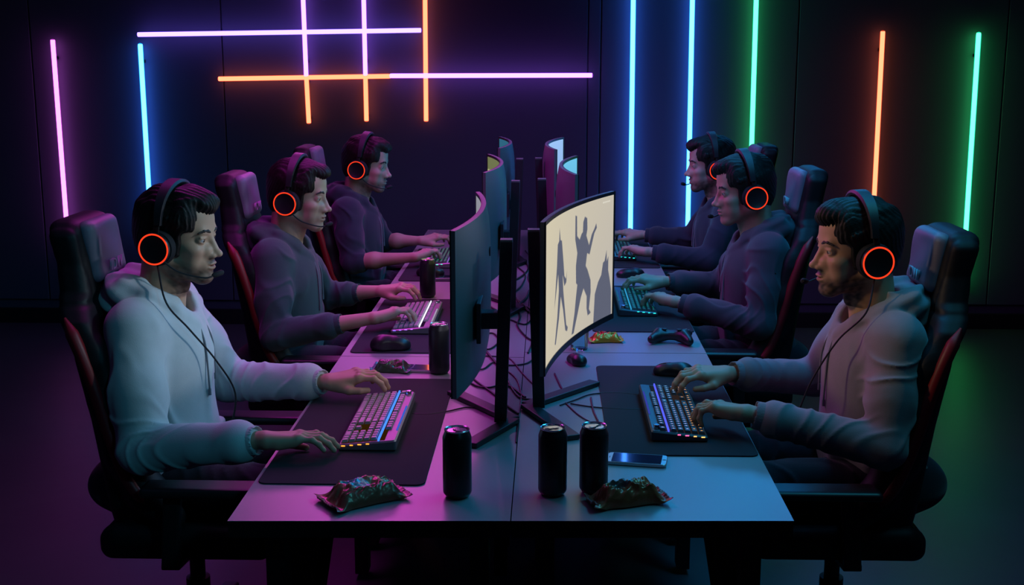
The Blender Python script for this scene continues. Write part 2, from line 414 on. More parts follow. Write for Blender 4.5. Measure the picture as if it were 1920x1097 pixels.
def monitor(near, far, zb, zt, side, kind, strength, post, label, res=(60, 24), Rc=1.5):
    """near/far: XY of the two ends of the screen; side: +1 faces the right row, -1 the left row; post: XY of the stand column"""
    N = Vector((near[0], near[1], 0)); Fv = Vector((far[0], far[1], 0)); c = (N + Fv) / 2
    t = thing('gaming_monitor', (c.x, c.y, 0.7402), label, 'monitor', 'curved monitors back to back')
    W = (Fv - N).length; d = (Fv - N).normalized(); nrm = Vector((d.y, -d.x, 0)) * 1.0
    if nrm.x * side < 0: nrm = -nrm          # points to the player
    R = Rc; zb -= 0.7402; zt -= 0.7402
    def S(u, v, off):                        # u,v 0..1 ; off along normal
        s = (u - 0.5) * W; th = s / R
        base = d * ((R - off) * math.sin(th)) - nrm * (R * (math.cos(th)) - R * math.cos(W / 2 / R) ) 
        base = base + nrm * (off * math.cos(th))
        return Vector((base.x, base.y, zb + (zt - zb) * v))
    nu = 40
    def slab(u0, u1, v0, v1, o0, o1, name, material, bulge=0.0, parent=t):
        us = np.linspace(u0, u1, nu + 1); V = []; F = []
        nv = 10 if bulge else 1
        for u in us:
            ring = []
            for v in (v0, v1): ring.append(S(u, v, o1))
            for k in range(nv + 1):
                v = v1 + (v0 - v1) * k / nv
                e = (1 - (2 * u - 1) ** 4) * (1 - (2 * v - 1) ** 4)
                ring.append(S(u, v, o0 - bulge * e))
            V += ring
        m = nv + 3
        for i in range(nu):
            for k in range(m):
                F.append((i * m + k, i * m + (k + 1) % m, (i + 1) * m + (k + 1) % m, (i + 1) * m + k))
        F.append(tuple(range(m))); F.append(tuple(nu * m + k for k in range(m - 1, -1, -1)))
        b = MB(); b.add(V, F); return b.build(name, material, parent, angle=35)
    slab(0, 1, 0, 1, -0.012, -0.001, 'housing', M['shell'], 0.014)
    # bezel as four strips in one mesh
    b = MB(); bz = 0.010 / W; bv = 0.010 / (zt - zb)
    def strip(u0, u1, v0, v1, o0, o1, n):
        V = []; F = []
        for i in range(n + 1):
            u = u0 + (u1 - u0) * i / n
            V += [S(u, v0, o0), S(u, v1, o0), S(u, v1, o1), S(u, v0, o1)]
        for i in range(n):
            for k in range(4): F.append((i * 4 + k, i * 4 + (k + 1) % 4, i * 4 + 4 + (k + 1) % 4, i * 4 + 4 + k))
        F.append((0, 1, 2, 3)); F.append((n * 4 + 3, n * 4 + 2, n * 4 + 1, n * 4)); b.add(V, F)
    strip(0, 1, 0, bv * 1.8, -0.001, 0.003, nu); strip(0, 1, 1 - bv, 1, -0.001, 0.003, nu)
    strip(0, bz, 0, 1, -0.001, 0.003, 1); strip(1 - bz, 1, 0, 1, -0.001, 0.003, 1)
    b.build('bezel', M['plastic'], t, angle=35)
    # screen
    gu, gv = res; us = np.linspace(bz, 1 - bz, gu); vs = np.linspace(bv * 1.8, 1 - bv, gv)
    V = [S(u, v, 0.001) for u in us for v in vs]
    F = []
    for i in range(gu - 1):
        for k in range(gv - 1):
            F.append((i * gv + k, (i + 1) * gv + k, (i + 1) * gv + k + 1, i * gv + k + 1))
    if side < 0: F = [f[::-1] for f in F]
    U2, V2 = np.meshgrid(np.linspace(0, 1, gu), np.linspace(0, 1, gv), indexing='ij')
    cc = screen_colors(kind, U2, V2).reshape(-1, 3)
    em = emit('screen_picture', (1, 1, 1), strength, attr=True)
    mesh_np('screen', [tuple(p) for p in V], F, em, t, False, cols=cc)
    # emblem on the back
    mid = S(0.5, 0.72, -0.0275)
    MB().lathe([(0.0, -0.001), (0.014, -0.001), (0.014, 0.001), (0.0, 0.001)], 24, mid, nrm.to_track_quat('Z', 'Y').to_matrix()).build('back_emblem', M['steel'], t)
    # column, arm, V feet
    px, py = post[0] - c.x, post[1] - c.y
    lean = 0.017 * side; pzt = post[2] - 0.7402
    MB().bar((px + lean, py, 0.012), (px, py, pzt), 0.036, 0.034, up=(1, 0, 0), bev=0.002).build('stand_column', M['post'], t)
    MB().box((px, py, pzt + 0.002), (0.0165, 0.0175, 0.003), 0.001).build('column_cap', M['shell'], t)
    az = pzt - 0.215
    back = S(0.5 + py / W, 0.5, -0.03)
    MB().bar((px + lean * 0.5 + side * 0.015, py, az), (back.x, back.y, az), 0.055, 0.045, bev=0.004).build('arm', M['post'], t)
    MB().box((back.x, back.y, az), (0.006, 0.06, 0.055), 0.002).build('mount_plate', M['post'], t)
    ax, ay = px + lean - side * 0.035, py + 0.02
    for fx, fy in post[3]:
        MB().bar((ax, ay, 0.010), (fx - c.x, fy - c.y, 0.008), 0.042, 0.014, bev=0.003).build('foot', M['post'], t)
    return t
monitor((-0.168, 3.01), (-0.156, 3.90), 0.868, 1.308, -1, 'steel', 3.6, (-0.033, 3.20, 1.255, [(-0.205, 3.50), (-0.122, 3.00)]),
        'curved monitor seen from behind, front left, glowing teal on its back', Rc=2.2)
monitor((0.069, 3.12), (0.291, 3.86), 0.900, 1.316, 1, 'figures', 1.05, (0.038, 3.34, 1.262, [(0.225, 3.62), (0.149, 3.07)]),
        'curved monitor showing dark dancing figures on a cream screen', res=(300, 170), Rc=2.2)
monitor((-0.169, 4.53), (-0.195, 5.40), 0.880, 1.308, -1, 'lime', 2.0, (-0.050, 4.72, 1.255, [(-0.20, 5.02), (-0.12, 4.50)]),
        'curved monitor of the middle left seat, green glow on its back')
monitor((0.188, 4.46), (0.205, 5.33), 0.880, 1.308, 1, 'lagoon', 1.0, (0.052, 4.80, 1.255, [(0.22, 5.10), (0.16, 4.55)]),
        'curved monitor of the middle right seat with a pink-lit back')
monitor((-0.162, 5.72), (-0.190, 6.55), 0.880, 1.308, -1, 'sea', 1.6, (-0.060, 5.80, 1.25, [(-0.20, 6.15), (-0.13, 5.62)]),
        'curved monitor of the farthest left seat, pale pink top rim')
monitor((0.116, 5.65), (0.158, 6.52), 0.880, 1.308, 1, 'ice', 1.0, (0.030, 5.84, 1.25, [(0.20, 6.15), (0.12, 5.65)]),
        'curved monitor of the farthest right seat with a bright blue screen sliver')
# ================================================================== IMPLICIT SHAPES (smooth unions meshed with surface nets)
f32 = np.float32
def A3(p): return np.array(p, f32)
def rotm(rx=0, ry=0, rz=0): return np.array(Euler((rx, ry, rz)).to_matrix(), f32)   # local -> world
class Pr:
    def __init__(s, f, lo, hi): s.f = f; s.lo = A3(lo); s.hi = A3(hi)
def ell(c, r, R=None):
    c = A3(c); r = A3(r); m = r if R is None else np.full(3, r.max())
    def f(P):
        q = P - c
        if R is not None: q = q @ R
        k0 = np.linalg.norm(q / r, axis=-1); k1 = np.linalg.norm(q / (r * r), axis=-1)
        return k0 * (k0 - 1) / np.maximum(k1, 1e-6)
    return Pr(f, c - m, c + m)
def cap(a, b, ra, rb=None, n=None, k=1.0):
    """tapering capsule; optional flattening by k along unit vector n"""
    a = A3(a); b = A3(b); rb = ra if rb is None else rb; d = b - a; dd = float(d @ d) + 1e-12
    if n is not None: n = A3(n); n = n / np.linalg.norm(n)
    def f(P):
        q = P - a; t = np.clip(q @ d / dd, 0, 1); v = q - t[..., None] * d
        if n is not None: v = v + (v @ n)[..., None] * n * (1.0 / k - 1.0)
        L = np.linalg.norm(v, axis=-1) - (ra + (rb - ra) * t)
        return L * (min(k, 1.0) if n is not None else 1.0)
    m = max(ra, rb)
    return Pr(f, np.minimum(a, b) - m, np.maximum(a, b) + m)
def rbox(c, h, r, R=None):
    c = A3(c); h = A3(h); m = h if R is None else np.full(3, float(np.linalg.norm(h)))
    def f(P):
        q = P - c
        if R is not None: q = q @ R
        q = np.abs(q) - (h - r)
        return np.linalg.norm(np.maximum(q, 0), axis=-1) + np.minimum(q.max(axis=-1), 0) - r
    return Pr(f, c - m, c + m)
def tor(c, Ra, r, R=None, fl=1.0):
    c = A3(c)
    def f(P):
        q = P - c
        if R is not None: q = q @ R
        a = np.hypot(q[..., 0], q[..., 1]) - Ra
        return (np.hypot(a, q[..., 2] / fl) - r) * min(fl, 1)
    m = Ra + r * max(1, fl)
    return Pr(f, c - m, c + m)
def xf(p, R, t, s=1.0):
    """place a primitive: world = R @ (s*local) + t"""
    R = A3(R); t = A3(t)
    cs = np.array([[(p.lo, p.hi)[(i >> j) & 1][j] for j in range(3)] for i in range(8)], f32) * s @ R.T + t
    return Pr(lambda P: p.f(((P - t) @ R) / s) * s, cs.min(0), cs.max(0))
def smin(a, b, k):
    if k <= 0: return np.minimum(a, b)
    h = np.maximum(k - np.abs(a - b), 0) / k
    return np.minimum(a, b) - h * h * k * 0.25
def ev(ops, P, clo, chi, far):
    """P (B,n,3); clo/chi bounds of each batch row"""
    d = np.full(P.shape[:-1], far, f32)
    for mode, k, p in ops:
        mg = k + 0.012 + (far if far > 0.03 else 0.0)
        sel = np.all((chi > p.lo - mg) & (clo < p.hi + mg), axis=1)
        if not sel.any(): continue
        Q = P[sel]
        if mode == 'd':
            fade = np.clip(np.minimum(Q - p.lo, p.hi - Q).min(-1) / 0.02, 0, 1)
            d[sel] += (p.f(Q) * fade).astype(f32); continue
        v = p.f(Q).astype(f32)
        if mode == 'u': d[sel] = smin(d[sel], v, k)
        elif mode == 's': d[sel] = -smin(-d[sel], v, k)
        elif mode == 'i': d[sel] = -smin(-d[sel], -v, k)
    return d
def surf(ops, h, nb=8):
    """mesh the zero level; returns verts, quads"""
    us = [p for m, k, p in ops if m == 'u']
    lo = np.min([p.lo for p in us], 0) - 0.02; hi = np.max([p.hi for p in us], 0) + 0.02
    H = h * nb
    nB = np.ceil((hi - lo) / H).astype(int)
    I = np.stack(np.meshgrid(*[np.arange(n) for n in nB], indexing='ij'), -1).reshape(-1, 3)
    C = lo + (I + 0.5) * H
    keep = []
    for s in range(0, len(C), 20000):
        c = C[s:s + 20000].astype(f32)
        d = ev(ops, c[:, None, :], c - H / 2, c + H / 2, 0.12)[:, 0]
        keep.append(np.abs(d) < H * 1.25 + 0.006)
    I = I[np.concatenate(keep)]
    n1 = nb + 1
    off = np.stack(np.meshgrid(*[np.arange(n1)] * 3, indexing='ij'), -1).reshape(-1, 3)
    N = nB * nb + 2
    cells = []; verts = []; quads = []
    co = [(i, j, k) for i in (0, 1) for j in (0, 1) for k in (0, 1)]
    edges = [(a, b) for a in range(8) for b in range(a + 1, 8) if sum(abs(co[a][q] - co[b][q]) for q in range(3)) == 1]
    coA = np.array(co)
    for s in range(0, len(I), 1500):
        ib = I[s:s + 1500]; base = lo + ib * H
        P = (base[:, None, :] + off[None] * h).astype(f32)
        d = ev(ops, P, base, base + H, 0.03).reshape(-1, n1, n1, n1)
        cv = np.stack([d[:, i:i + nb, j:j + nb, k:k + nb] for i, j, k in co], -1)
        ng = cv < 0
        act = ng.any(-1) & ~ng.all(-1)
        b, i, j, k = np.nonzero(act)
        if len(b) == 0: continue
        v = cv[b, i, j, k]; g = ng[b, i, j, k]
        acc = np.zeros((len(b), 3)); cnt = np.zeros(len(b))
        for e0, e1 in edges:
            m = g[:, e0] != g[:, e1]
            t = v[m, e0] / (v[m, e0] - v[m, e1])
            acc[m] += coA[e0] + t[:, None] * (coA[e1] - coA[e0]); cnt[m] += 1
        gi = ib[b] * nb + np.stack([i, j, k], -1)
        verts.append(lo + (gi + acc / cnt[:, None]) * h)
        cells.append(gi)
        fl = np.zeros((len(b), 3), np.int8)
        for ax, e in ((0, 4), (1, 2), (2, 1)):
            m = g[:, 0] != g[:, e]; fl[m, ax] = np.where(g[m, 0], 1, -1)
        quads.append(fl)
    G = np.concatenate(cells); V = np.concatenate(verts); FL = np.concatenate(quads)
    key = (G[:, 0].astype(np.int64) * N[1] + G[:, 1]) * N[2] + G[:, 2]
    o = np.argsort(key); ks = key[o]
    def find(g):
        k = (g[:, 0].astype(np.int64) * N[1] + g[:, 1]) * N[2] + g[:, 2]
        p = np.clip(np.searchsorted(ks, k), 0, len(ks) - 1)
        return np.where(ks[p] == k, o[p], -1)
    out = []
    for ax in range(3):
        m = FL[:, ax] != 0; g = G[m]; sgn = FL[m, ax]
        a1, a2 = [(1, 2), (2, 0), (0, 1)][ax]
        e1 = np.zeros(3, int); e1[a1] = 1; e2 = np.zeros(3, int); e2[a2] = 1
        q = np.stack([find(g), find(g - e1), find(g - e1 - e2), find(g - e2)], -1)
        ok = (q >= 0).all(1); q = q[ok]; sgn = sgn[ok]
        q[sgn < 0] = q[sgn < 0][:, ::-1]
        out.append(q)
    return V, np.concatenate(out)

def nse(P, f, seed=0.0):
    x, y, z = P[..., 0] * f + seed, P[..., 1] * f + seed * 1.7, P[..., 2] * f - seed
    return (np.sin(x + 1.3 * np.sin(y * 0.9 + 2.1 * np.sin(z * 0.6))) + np.sin(y * 1.1 + 1.7 * np.sin(z * 1.2 + x * 0.5)) + np.sin(z * 0.8 + 1.1 * np.sin(x * 1.4 - y * 0.7))) / 3.0
# ================================================================== PEOPLE
def hand_ops(wrist, R, side, s=1.0, curl=(0.5, 0.5, 0.5, 0.5), spread=1.0):
    """hand in its own frame: x to the fingers, z out of the back of the hand, thumb towards side*y"""
    ops = []
    W0 = (-0.012, 0, 0)
    add = lambda p, k, m='u': ops.append((m, k * s, xf(p, R, wrist, s)))
    kn = [(0.086, side * 0.030), (0.091, side * 0.010), (0.087, side * -0.011), (0.078, side * -0.030)]
    ln = [(0.043, 0.026, 0.021), (0.048, 0.030, 0.022), (0.044, 0.028, 0.022), (0.034, 0.021, 0.019)]
    rd = [0.0092, 0.0096, 0.0090, 0.0080]
    for (kx, ky) in kn:
        add(cap((0.004, ky * 0.55, -0.002), (kx - 0.004, ky, -0.001), 0.0165, 0.0125), 0.016)
    add(cap((0.03, side * 0.018, -0.012), (0.060, side * 0.022, -0.010), 0.016, 0.012), 0.014)
    add(cap((0.03, -side * 0.020, -0.010), (0.066, -side * 0.024, -0.008), 0.014, 0.011), 0.012)
    for i, (kx, ky) in enumerate(kn):
        c = curl[i]; yaw = math.atan2(ky * 0.55 * spread, 0.09)
        p = np.array([kx, ky, 0.001]); ang = 0.10 - 0.55 * c; rr = rd[i]
        add(ell((kx, ky, 0.004), (0.012, 0.0098, 0.0105)), 0.006)
        for j, L in enumerate(ln[i]):
            dr = np.array([math.cos(ang) * math.cos(yaw), math.cos(ang) * math.sin(yaw), math.sin(ang)])
            q = p + dr * L; r2 = rr * 0.92
            add(cap(p, q, rr, r2), 0.004 if j else 0.009)
            if j < 2: add(ell(q + np.array([0, 0, 0.0008]), (r2 * 1.06,) * 3), 0.003)
            else:
                nd = np.array([-math.sin(ang), 0, math.cos(ang)])
                add(ell(q + nd * r2 * 0.75 - dr * 0.002, (0.0055, 0.005, 0.0022), rotm(0, -ang, yaw)), 0.0012)
            p, rr = q, r2; ang -= (0.25 + 0.75 * c) if j == 0 else (0.15 + 0.5 * c)
    # thumb leaves the side of the palm near its base
    t0 = (0.018, side * 0.018, -0.010); t1 = (0.050, side * 0.046, -0.022); t2 = (0.080, side * 0.050, -0.030); t3 = (0.102, side * 0.044, -0.036)
    add(cap(t0, t1, 0.0165, 0.0125), 0.014); add(cap(t1, t2, 0.0120, 0.0100), 0.005); add(cap(t2, t3, 0.0102, 0.0085), 0.003)
    return ops

def head_ops(T, look):
    """T(p) places a head-space primitive in the person's space"""
    o = []; sk = T.s
    add = lambda p, k, m='u': o.append((m, k * sk, T(p)))
    add(ell((-0.008, 0, 0.045), (0.096, 0.076, 0.084)), 0.0)
    add(ell((0.040, 0, 0.058), (0.055, 0.060, 0.056)), 0.03)           # forehead
    add(ell((0.034, 0, -0.030), (0.058, 0.054, 0.074)), 0.03)          # mid face
    for s in (-1, 1):
        add(cap((-0.012, s * 0.055, -0.045), (0.072, s * 0.017, -0.094), 0.019, 0.015), 0.025)  # jaw
        add(cap((-0.012, s * 0.055, -0.045), (-0.008, s * 0.060, 0.0), 0.018, 0.016), 0.02)
        add(ell((0.063, s * 0.040, -0.020), (0.024, 0.020, 0.017)), 0.018)                    # cheekbone
        add(ell((0.062, s * 0.030, -0.050), (0.018, 0.022, 0.026)), 0.02)
    add(ell((0.077, 0, -0.095), (0.020, 0.024, 0.0165)), 0.018)        # chin
    add(cap((0.083, -0.030, 0.028), (0.083, 0.030, 0.028), 0.0125), 0.016)   # brow ridge
    add(ell((0.084, 0, -0.058), (0.017, 0.027, 0.022)), 0.016)         # mouth mound
    add(cap((0.088, 0, 0.022), (0.110, 0, -0.024), 0.0075, 0.0092), 0.010)   # nose bridge
    for s in (-1, 1): add(ell((0.090, s * 0.017, -0.024), (0.014, 0.012, 0.016)), 0.012)
    for s in (-1, 1): add(ell((0.103, s * 0.033, 0.008), (0.013, 0.0155, 0.0125)), 0.010, 's')
    add(ell((0.1155, 0, -0.0300), (0.0115, 0.0105, 0.0095)), 0.006)
    for s in (-1, 1):
        add(ell((0.1020, s * 0.0118, -0.0350), (0.0125, 0.0085, 0.0080)), 0.006)
        add(ell((0.1060, s * 0.0065, -0.0450), (0.0050, 0.0030, 0.0030)), 0.002, 's')
        add(ell((0.0790, s * 0.0330, 0.0085), (0.0142,) * 3), 0.004)          # lids
        add(ell((0.0945, s * 0.0345, 0.0066), (0.0120, 0.0138, 0.0035)), 0.0014, 's')
        add(cap((0.0900, s * 0.022, 0.0135), (0.0860, s * 0.044, 0.0145), 0.0035, 0.003), 0.003)
    add(ell((0.0985, 0, -0.0570), (0.0085, 0.0200, 0.0050)), 0.004)
    add(ell((0.0965, 0, -0.0680), (0.0088, 0.0180, 0.0062)), 0.004)
    add(ell((0.1060, 0, -0.0622), (0.0120, 0.0235, 0.0011)), 0.003, 's')
    for s in (-1, 1):
        add(ell((-0.008, s * 0.0790, -0.004), (0.016, 0.007, 0.030), rotm(0, 0.15, s * 0.25)), 0.006)
    return o

class Place:
    def __init__(s, R, t, sc_): s.R, s.t, s.s = R, t, sc_
    def __call__(s, p): return xf(p, s.R, s.t, s.s)
    def pt(s, p): return s.R @ (A3(p) * s.s) + A3(s.t)

def sleeve_folds(a, b, seed, amp, r, f=42.0, ph=0.0):
    """cross-wise cloth folds along a limb"""
    a = A3(a); b = A3(b); d = b - a; L = float(np.linalg.norm(d)); d = d / L
    u = np.cross(d, A3((0.3, 0.9, 0.2))); u /= np.linalg.norm(u); w_ = np.cross(d, u)
    def f_(P):
        q = P - a; t = q @ d; th = np.arctan2(q @ w_, q @ u)
        ww = np.clip((t + 0.05) / 0.05, 0, 1) * np.clip((L + 0.03 - t) / 0.04, 0, 1)
        n = nse(P, 14, seed)
        v = np.sin(t * f + 1.9 * np.sin(th + seed) + 4.2 * n + ph)
        v = 0.35 - np.exp(-(v / 0.42) ** 2) * 1.1 + 0.25 * n
        m = np.clip(1 - (np.linalg.norm(q - t[..., None] * d, axis=-1) - r) / 0.04, 0, 1)
        k = 0.45 + 0.55 * np.clip(nse(P, 9, seed + 3) * 1.6 + 0.4, 0, 1)
        return amp * v * ww * m * k
    lo = np.minimum(a, b) - r - 0.02; hi = np.maximum(a, b) + r + 0.02
    return Pr(f_, lo, hi)

def person(cfg):
    X0, Y0, sg = cfg['x'], cfg['y'], cfg['side']          # side -1: left row, looks to +X ; +1: right row, mirrored
    hz, S, h = cfg['hz'], cfg.get('scale', 1.06), cfg.get('res', 0.003)
    Rh = rotm(0, cfg.get('pitch', 0.06), cfg.get('yaw', -0.12))
    T = Place(Rh, (0.0, 0.0, hz), S * cfg.get('hs', 1.02))
    def emit_mesh(name, ops, hh, m, parent, colfn=None, smooth_it=0):
        V, F = surf(ops, hh)
        c = colfn(V) if colfn else None
        if smooth_it: pass
        W = V.copy(); W[:, 0] = V[:, 0] * (-sg)
        if sg > 0: F = F[:, ::-1]
        return mesh_np(name, W, F, m, parent, True, cols=c)
    # arms: near = camera side (-y), far = +y. wrist & direction in world XY given; convert to local
    def loc(p): return np.array([(p[0] - X0) * (-sg), p[1] - Y0, p[2]], float)
    sho = {-1: np.array([-0.075 + cfg.get('lean', 0), -0.182, 1.020 + hz - 1.235]), 1: np.array([-0.075 + cfg.get('lean', 0), 0.182, 1.020 + hz - 1.235])}
    arms = {}
    for s, key in ((-1, 'near'), (1, 'far')):
        w_ = loc(cfg[key + '_wrist']); tip = loc(cfg[key + '_tip'])
        d = tip - w_; yaw = math.atan2(d[1], d[0])
        e = cfg.get(key + '_elbow'); e = loc(e) if e else np.array([-0.03, s * 0.27, 0.725])
        arms[s] = (sho[s], e, w_, yaw)
    skc = A3(cfg['skin']); ops = []
    # --- body: torso core, neck, arms, hands, head as one surface
    ops += head_ops(T, 0)
    nb_ = np.array([-0.055, 0, hz - 0.20]);
    ops.append(('u', 0.03, cap(T.pt((-0.030, 0, -0.035)), nb_, 0.058 * S, 0.062 * S)))
    ops.append(('u', 0.02, ell(T.pt((0.020, 0, -0.112)) + A3((0, 0, -0.012)), (0.012, 0.012, 0.016))))
    ops.append(('u', 0.05, ell((-0.075, 0, hz - 0.33), (0.085, 0.13, 0.14))))
    ops.append(('u', 0.05, ell((-0.095, 0, hz - 0.52), (0.085, 0.12, 0.16))))
    for s in (-1, 1):
        a, e, w_, yaw = arms[s]
        ops.append(('u', 0.03, cap((-0.07, s * 0.06, a[2] - 0.02), a, 0.045, 0.042)))
        ops.append(('u', 0.02, cap(a, e, 0.042, 0.036)))
        fd = (w_ - e); fd = fd / np.linalg.norm(fd); mid = e + (w_ - e) * 0.35
        ops.append(('u', 0.02, cap(e, mid, 0.036, 0.040)))
        ops.append(('u', 0.02, cap(mid, w_ - fd * 0.01, 0.040, 0.0245, n=(0, 0, 1), k=0.92)))
        pit = math.atan2((cfg.get('palm_z', 0.815) - w_[2]), 0.09)
        R = rotm(0, 0, yaw) @ rotm(s * cfg.get('roll', 0.12), 0, 0) @ rotm(0, -(pit + cfg.get(('near', 'far')[s > 0] + '_lift', 0.0)), 0)
        ops += [(m, k, p) for m, k, p in hand_ops(w_, R, -s, S * 0.95, cfg.get(('near', 'far')[s > 0] + '_curl', (0.6, 0.65, 0.7, 0.7)))]
    Rt = Rh.T
    def skin_col(V):
        q = ((V - A3(T.t)) @ Rh) / T.s
        x, y, z = q[:, 0], q[:, 1], q[:, 2]
        c = np.tile(skc, (len(V), 1))
        n = nse(q, 55)[:, None]; c = c * (1 + 0.05 * n)
        lip = np.clip(1 - (((x - 0.10) / 0.014) ** 2 + (y / 0.021) ** 2 + ((z + 0.0622) / 0.0105) ** 2), 0, 1)[:, None]
        c = c * (1 - 0.7 * lip) + A3((0.24, 0.06, 0.05)) * 0.7 * lip
        ck = np.clip(1 - (((x - 0.08) / 0.03) ** 2 + ((np.abs(y) - 0.045) / 0.02) ** 2 + ((z + 0.025) / 0.02) ** 2), 0, 1)[:, None]
        c = c * (1 - 0.25 * ck) + A3((0.42, 0.17, 0.12)) * 0.25 * ck
        # stubble / beard: jaw, chin and upper lip
        ins = (x > -0.03) & (z < -0.02) & (z > -0.14)
        jaw = np.clip((-(z + 0.047) + 0.30 * (0.05 - x)) / 0.020, 0, 1) * np.clip((x + 0.02) / 0.03, 0, 1)
        jaw = np.maximum(jaw, np.clip((-(z + 0.070)) / 0.010, 0, 1) * (x > 0.03))
        mus = np.clip(1 - (np.abs(z + 0.0485) / 0.0105), 0, 1) * np.clip(1 - (np.abs(y) - 0.018) / 0.010, 0, 1) * (x > 0.075)
        nolip = 1 - np.clip(lip[:, 0] * 4, 0, 1)
        b = np.maximum(jaw, np.clip(mus * 2, 0, 1)) * ins * nolip * min(1.0, cfg.get('beard', 0.4) * 1.5)
        b = b * (0.85 + 0.25 * nse(q, 260)); b = np.clip(b, 0, 1)[:, None]
        c = c * (1 - b) + A3((0.035, 0.022, 0.016)) * b
        return np.clip(c, 0, 1)
    base = (X0, Y0, 0)
    body = emit_mesh('person', ops, h, M['skin'], None, skin_col)
    body.location = base
    tag(body, cfg['label'], 'person', 'men gaming at the long table')
    # --- eyes
    for s in (-1, 1):
        m = MB(); m.lathe([(0.0001 + 0.0126 * math.sin(a), 0.0126 * math.cos(a)) for a in np.linspace(0.001, PI, 17)], 24)
        V = np.array(m.v, f32); c = np.ones((len(V), 3)) * (0.42, 0.39, 0.38)
        rr = np.hypot(V[:, 0], V[:, 1]); front = V[:, 2] > 0
        c[front & (rr < 0.0064)] = cfg.get('iris', (0.07, 0.045, 0.03)); c[front & (rr < 0.0026)] = 0.004
        gaze = Rh @ rotm(0, math.radians(90 + 6), 0)
        P = (V @ gaze.T) * T.s + T.pt((0.0795, s * 0.0330, 0.0078))
        P[:, 0] *= -sg
        mesh_np('eye', P, [tuple(f if sg < 0 else f[::-1]) for f in m.f], M['eye'], body, True, cols=c)
    # --- eyebrows
    bo = []
    for s in (-1, 1):
        pts = [(0.0955, s * 0.012, 0.0270), (0.0960, s * 0.024, 0.0310), (0.0910, s * 0.037, 0.0320), (0.0820, s * 0.050, 0.0265)]
        b1 = []
        for i in range(3): b1.append(('u', 0.002, T(cap(pts[i], pts[i + 1], 0.0044, 0.0044 if i < 2 else 0.0022))))
        b1.append(('d', 0, T(Pr(lambda P: 0.0003 * np.sin(P[..., 1] * 1100 + P[..., 2] * 700), (0.06, -0.06, 0.01), (0.11, 0.06, 0.05)))))
        emit_mesh('eyebrow', b1, 0.0016, M['brow'], body)
    # --- hair
    H = []
    vol = cfg.get('hair', 1.0)
    add = lambda p, k, m='u': H.append((m, k * S, T(p)))
    add(ell((-0.012, 0, 0.050), (0.101 + 0.004 * vol, 0.083, 0.088 + 0.006 * vol)), 0)
    add(ell((-0.052, 0, -0.005), (0.056, 0.066, 0.070)), 0.03)
    add(ell((0.040, 0, 0.104), (0.058, 0.060, 0.022 + 0.012 * vol)), 0.02)
    add(ell((0.082, 0.008, 0.096), (0.028, 0.048, 0.014 + 0.012 * vol), rotm(0, 0.25, 0.1)), 0.015)
    for s in (-1, 1): add(cap((0.034, s * 0.062, 0.045), (0.028, s * 0.066, -0.028), 0.014, 0.008), 0.012)
    for s in (-1, 1): add(ell((0.040, s * 0.046, 0.060), (0.036, 0.034, 0.048)), 0.012)
    def strands(P):
        x, y, z = P[..., 0], P[..., 1], P[..., 2]
        th = np.arctan2(y, z - 0.02)
        up = np.clip((z - 0.05) / 0.05, 0, 1)
        a = np.sin(y * 520 + 5 * np.sin(x * 34 + cfg['seed']) + 4 * nse(P, 38, cfg['seed']))
        b2 = np.sin((x * 0.9 - z * 0.35) * 560 + 4 * nse(P, 45, cfg['seed'] + 2))
        bb = nse(P, 60, cfg['seed'] + 5)
        return -0.0011 * up * a - 0.0006 * (1 - up) * b2 - (0.0012 + 0.0040 * up * vol) * bb
    H.append(('d', 0, T(Pr(strands, (-0.14, -0.11, -0.1), (0.13, 0.11, 0.16)))))
    # carve the face opening
    add(ell((0.124, 0, 0.002), (0.062, 0.100, 0.074)), 0.006, 's')
    add(rbox((0.096, 0, -0.06), (0.055, 0.12, 0.090), 0.015), 0.006, 's')
    add(rbox((0.0, 0, -0.135), (0.16, 0.12, 0.060), 0.02), 0.012, 's')
    H.append(('d', 0, T(Pr(lambda P: 0.0012 * np.sin(P[..., 1] * 700 + 3 * nse(P, 60, 2.0)), (0.0, -0.11, -0.05), (0.13, 0.11, 0.12)))))
    hair = emit_mesh('hair', H, max(0.0022, h * 0.85), M['hair'], body)
    # --- hoodie
    g = []; dz = hz - 1.235
    add = lambda p, k, m='u': g.append((m, k, p))
    add(ell((-0.080, 0, 0.585), (0.145, 0.180, 0.100)), 0)
    add(ell((-0.062, 0, 0.71 + dz * 0.3), (0.138, 0.168, 0.160)), 0.06)
    add(ell((-0.062, 0, 0.905 + dz), (0.132, 0.178, 0.180)), 0.07)
    add(cap((-0.072, -0.145, 1.025 + dz), (-0.072, 0.145, 1.025 + dz), 0.060), 0.06)
    add(cap((-0.070, 0, 1.00 + dz), (-0.060, 0, 1.075 + dz), 0.100, 0.075), 0.05)
    cuffs = []
    for s, key in ((-1, 'near'), (1, 'far')):
        a, e, w_, yaw = arms[s]
        fd = (w_ - e); Lf = np.linalg.norm(fd); fd = fd / Lf
        fr = cfg.get(key + '_sleeve', 1.0)           # how far the sleeve reaches down the forearm
        c1 = e + fd * (Lf * fr - 0.030); c0 = c1 - fd * 0.050
        sl = cfg.get('baggy', 1.0)
        add(cap(a, a + (e - a) * 0.55, 0.062, 0.059 * sl), 0.05)
        add(cap(a + (e - a) * 0.5, e, 0.060 * sl, 0.056 * sl), 0.03)
        add(cap(e, c0, 0.059 * sl, 0.046 * sl), 0.02)
        add(ell(c0, (0.050 * sl, 0.050 * sl, 0.048 * sl)), 0.02)
        cuffs.append((c0, c1, fd))
        g.append(('d', 0, sleeve_folds(a, e, cfg['seed'] + s, 0.0050, 0.07, 24)))
        g.append(('d', 0, sleeve_folds(e, c0, cfg['seed'] + 2 * s + 1, 0.0042, 0.055, 44)))
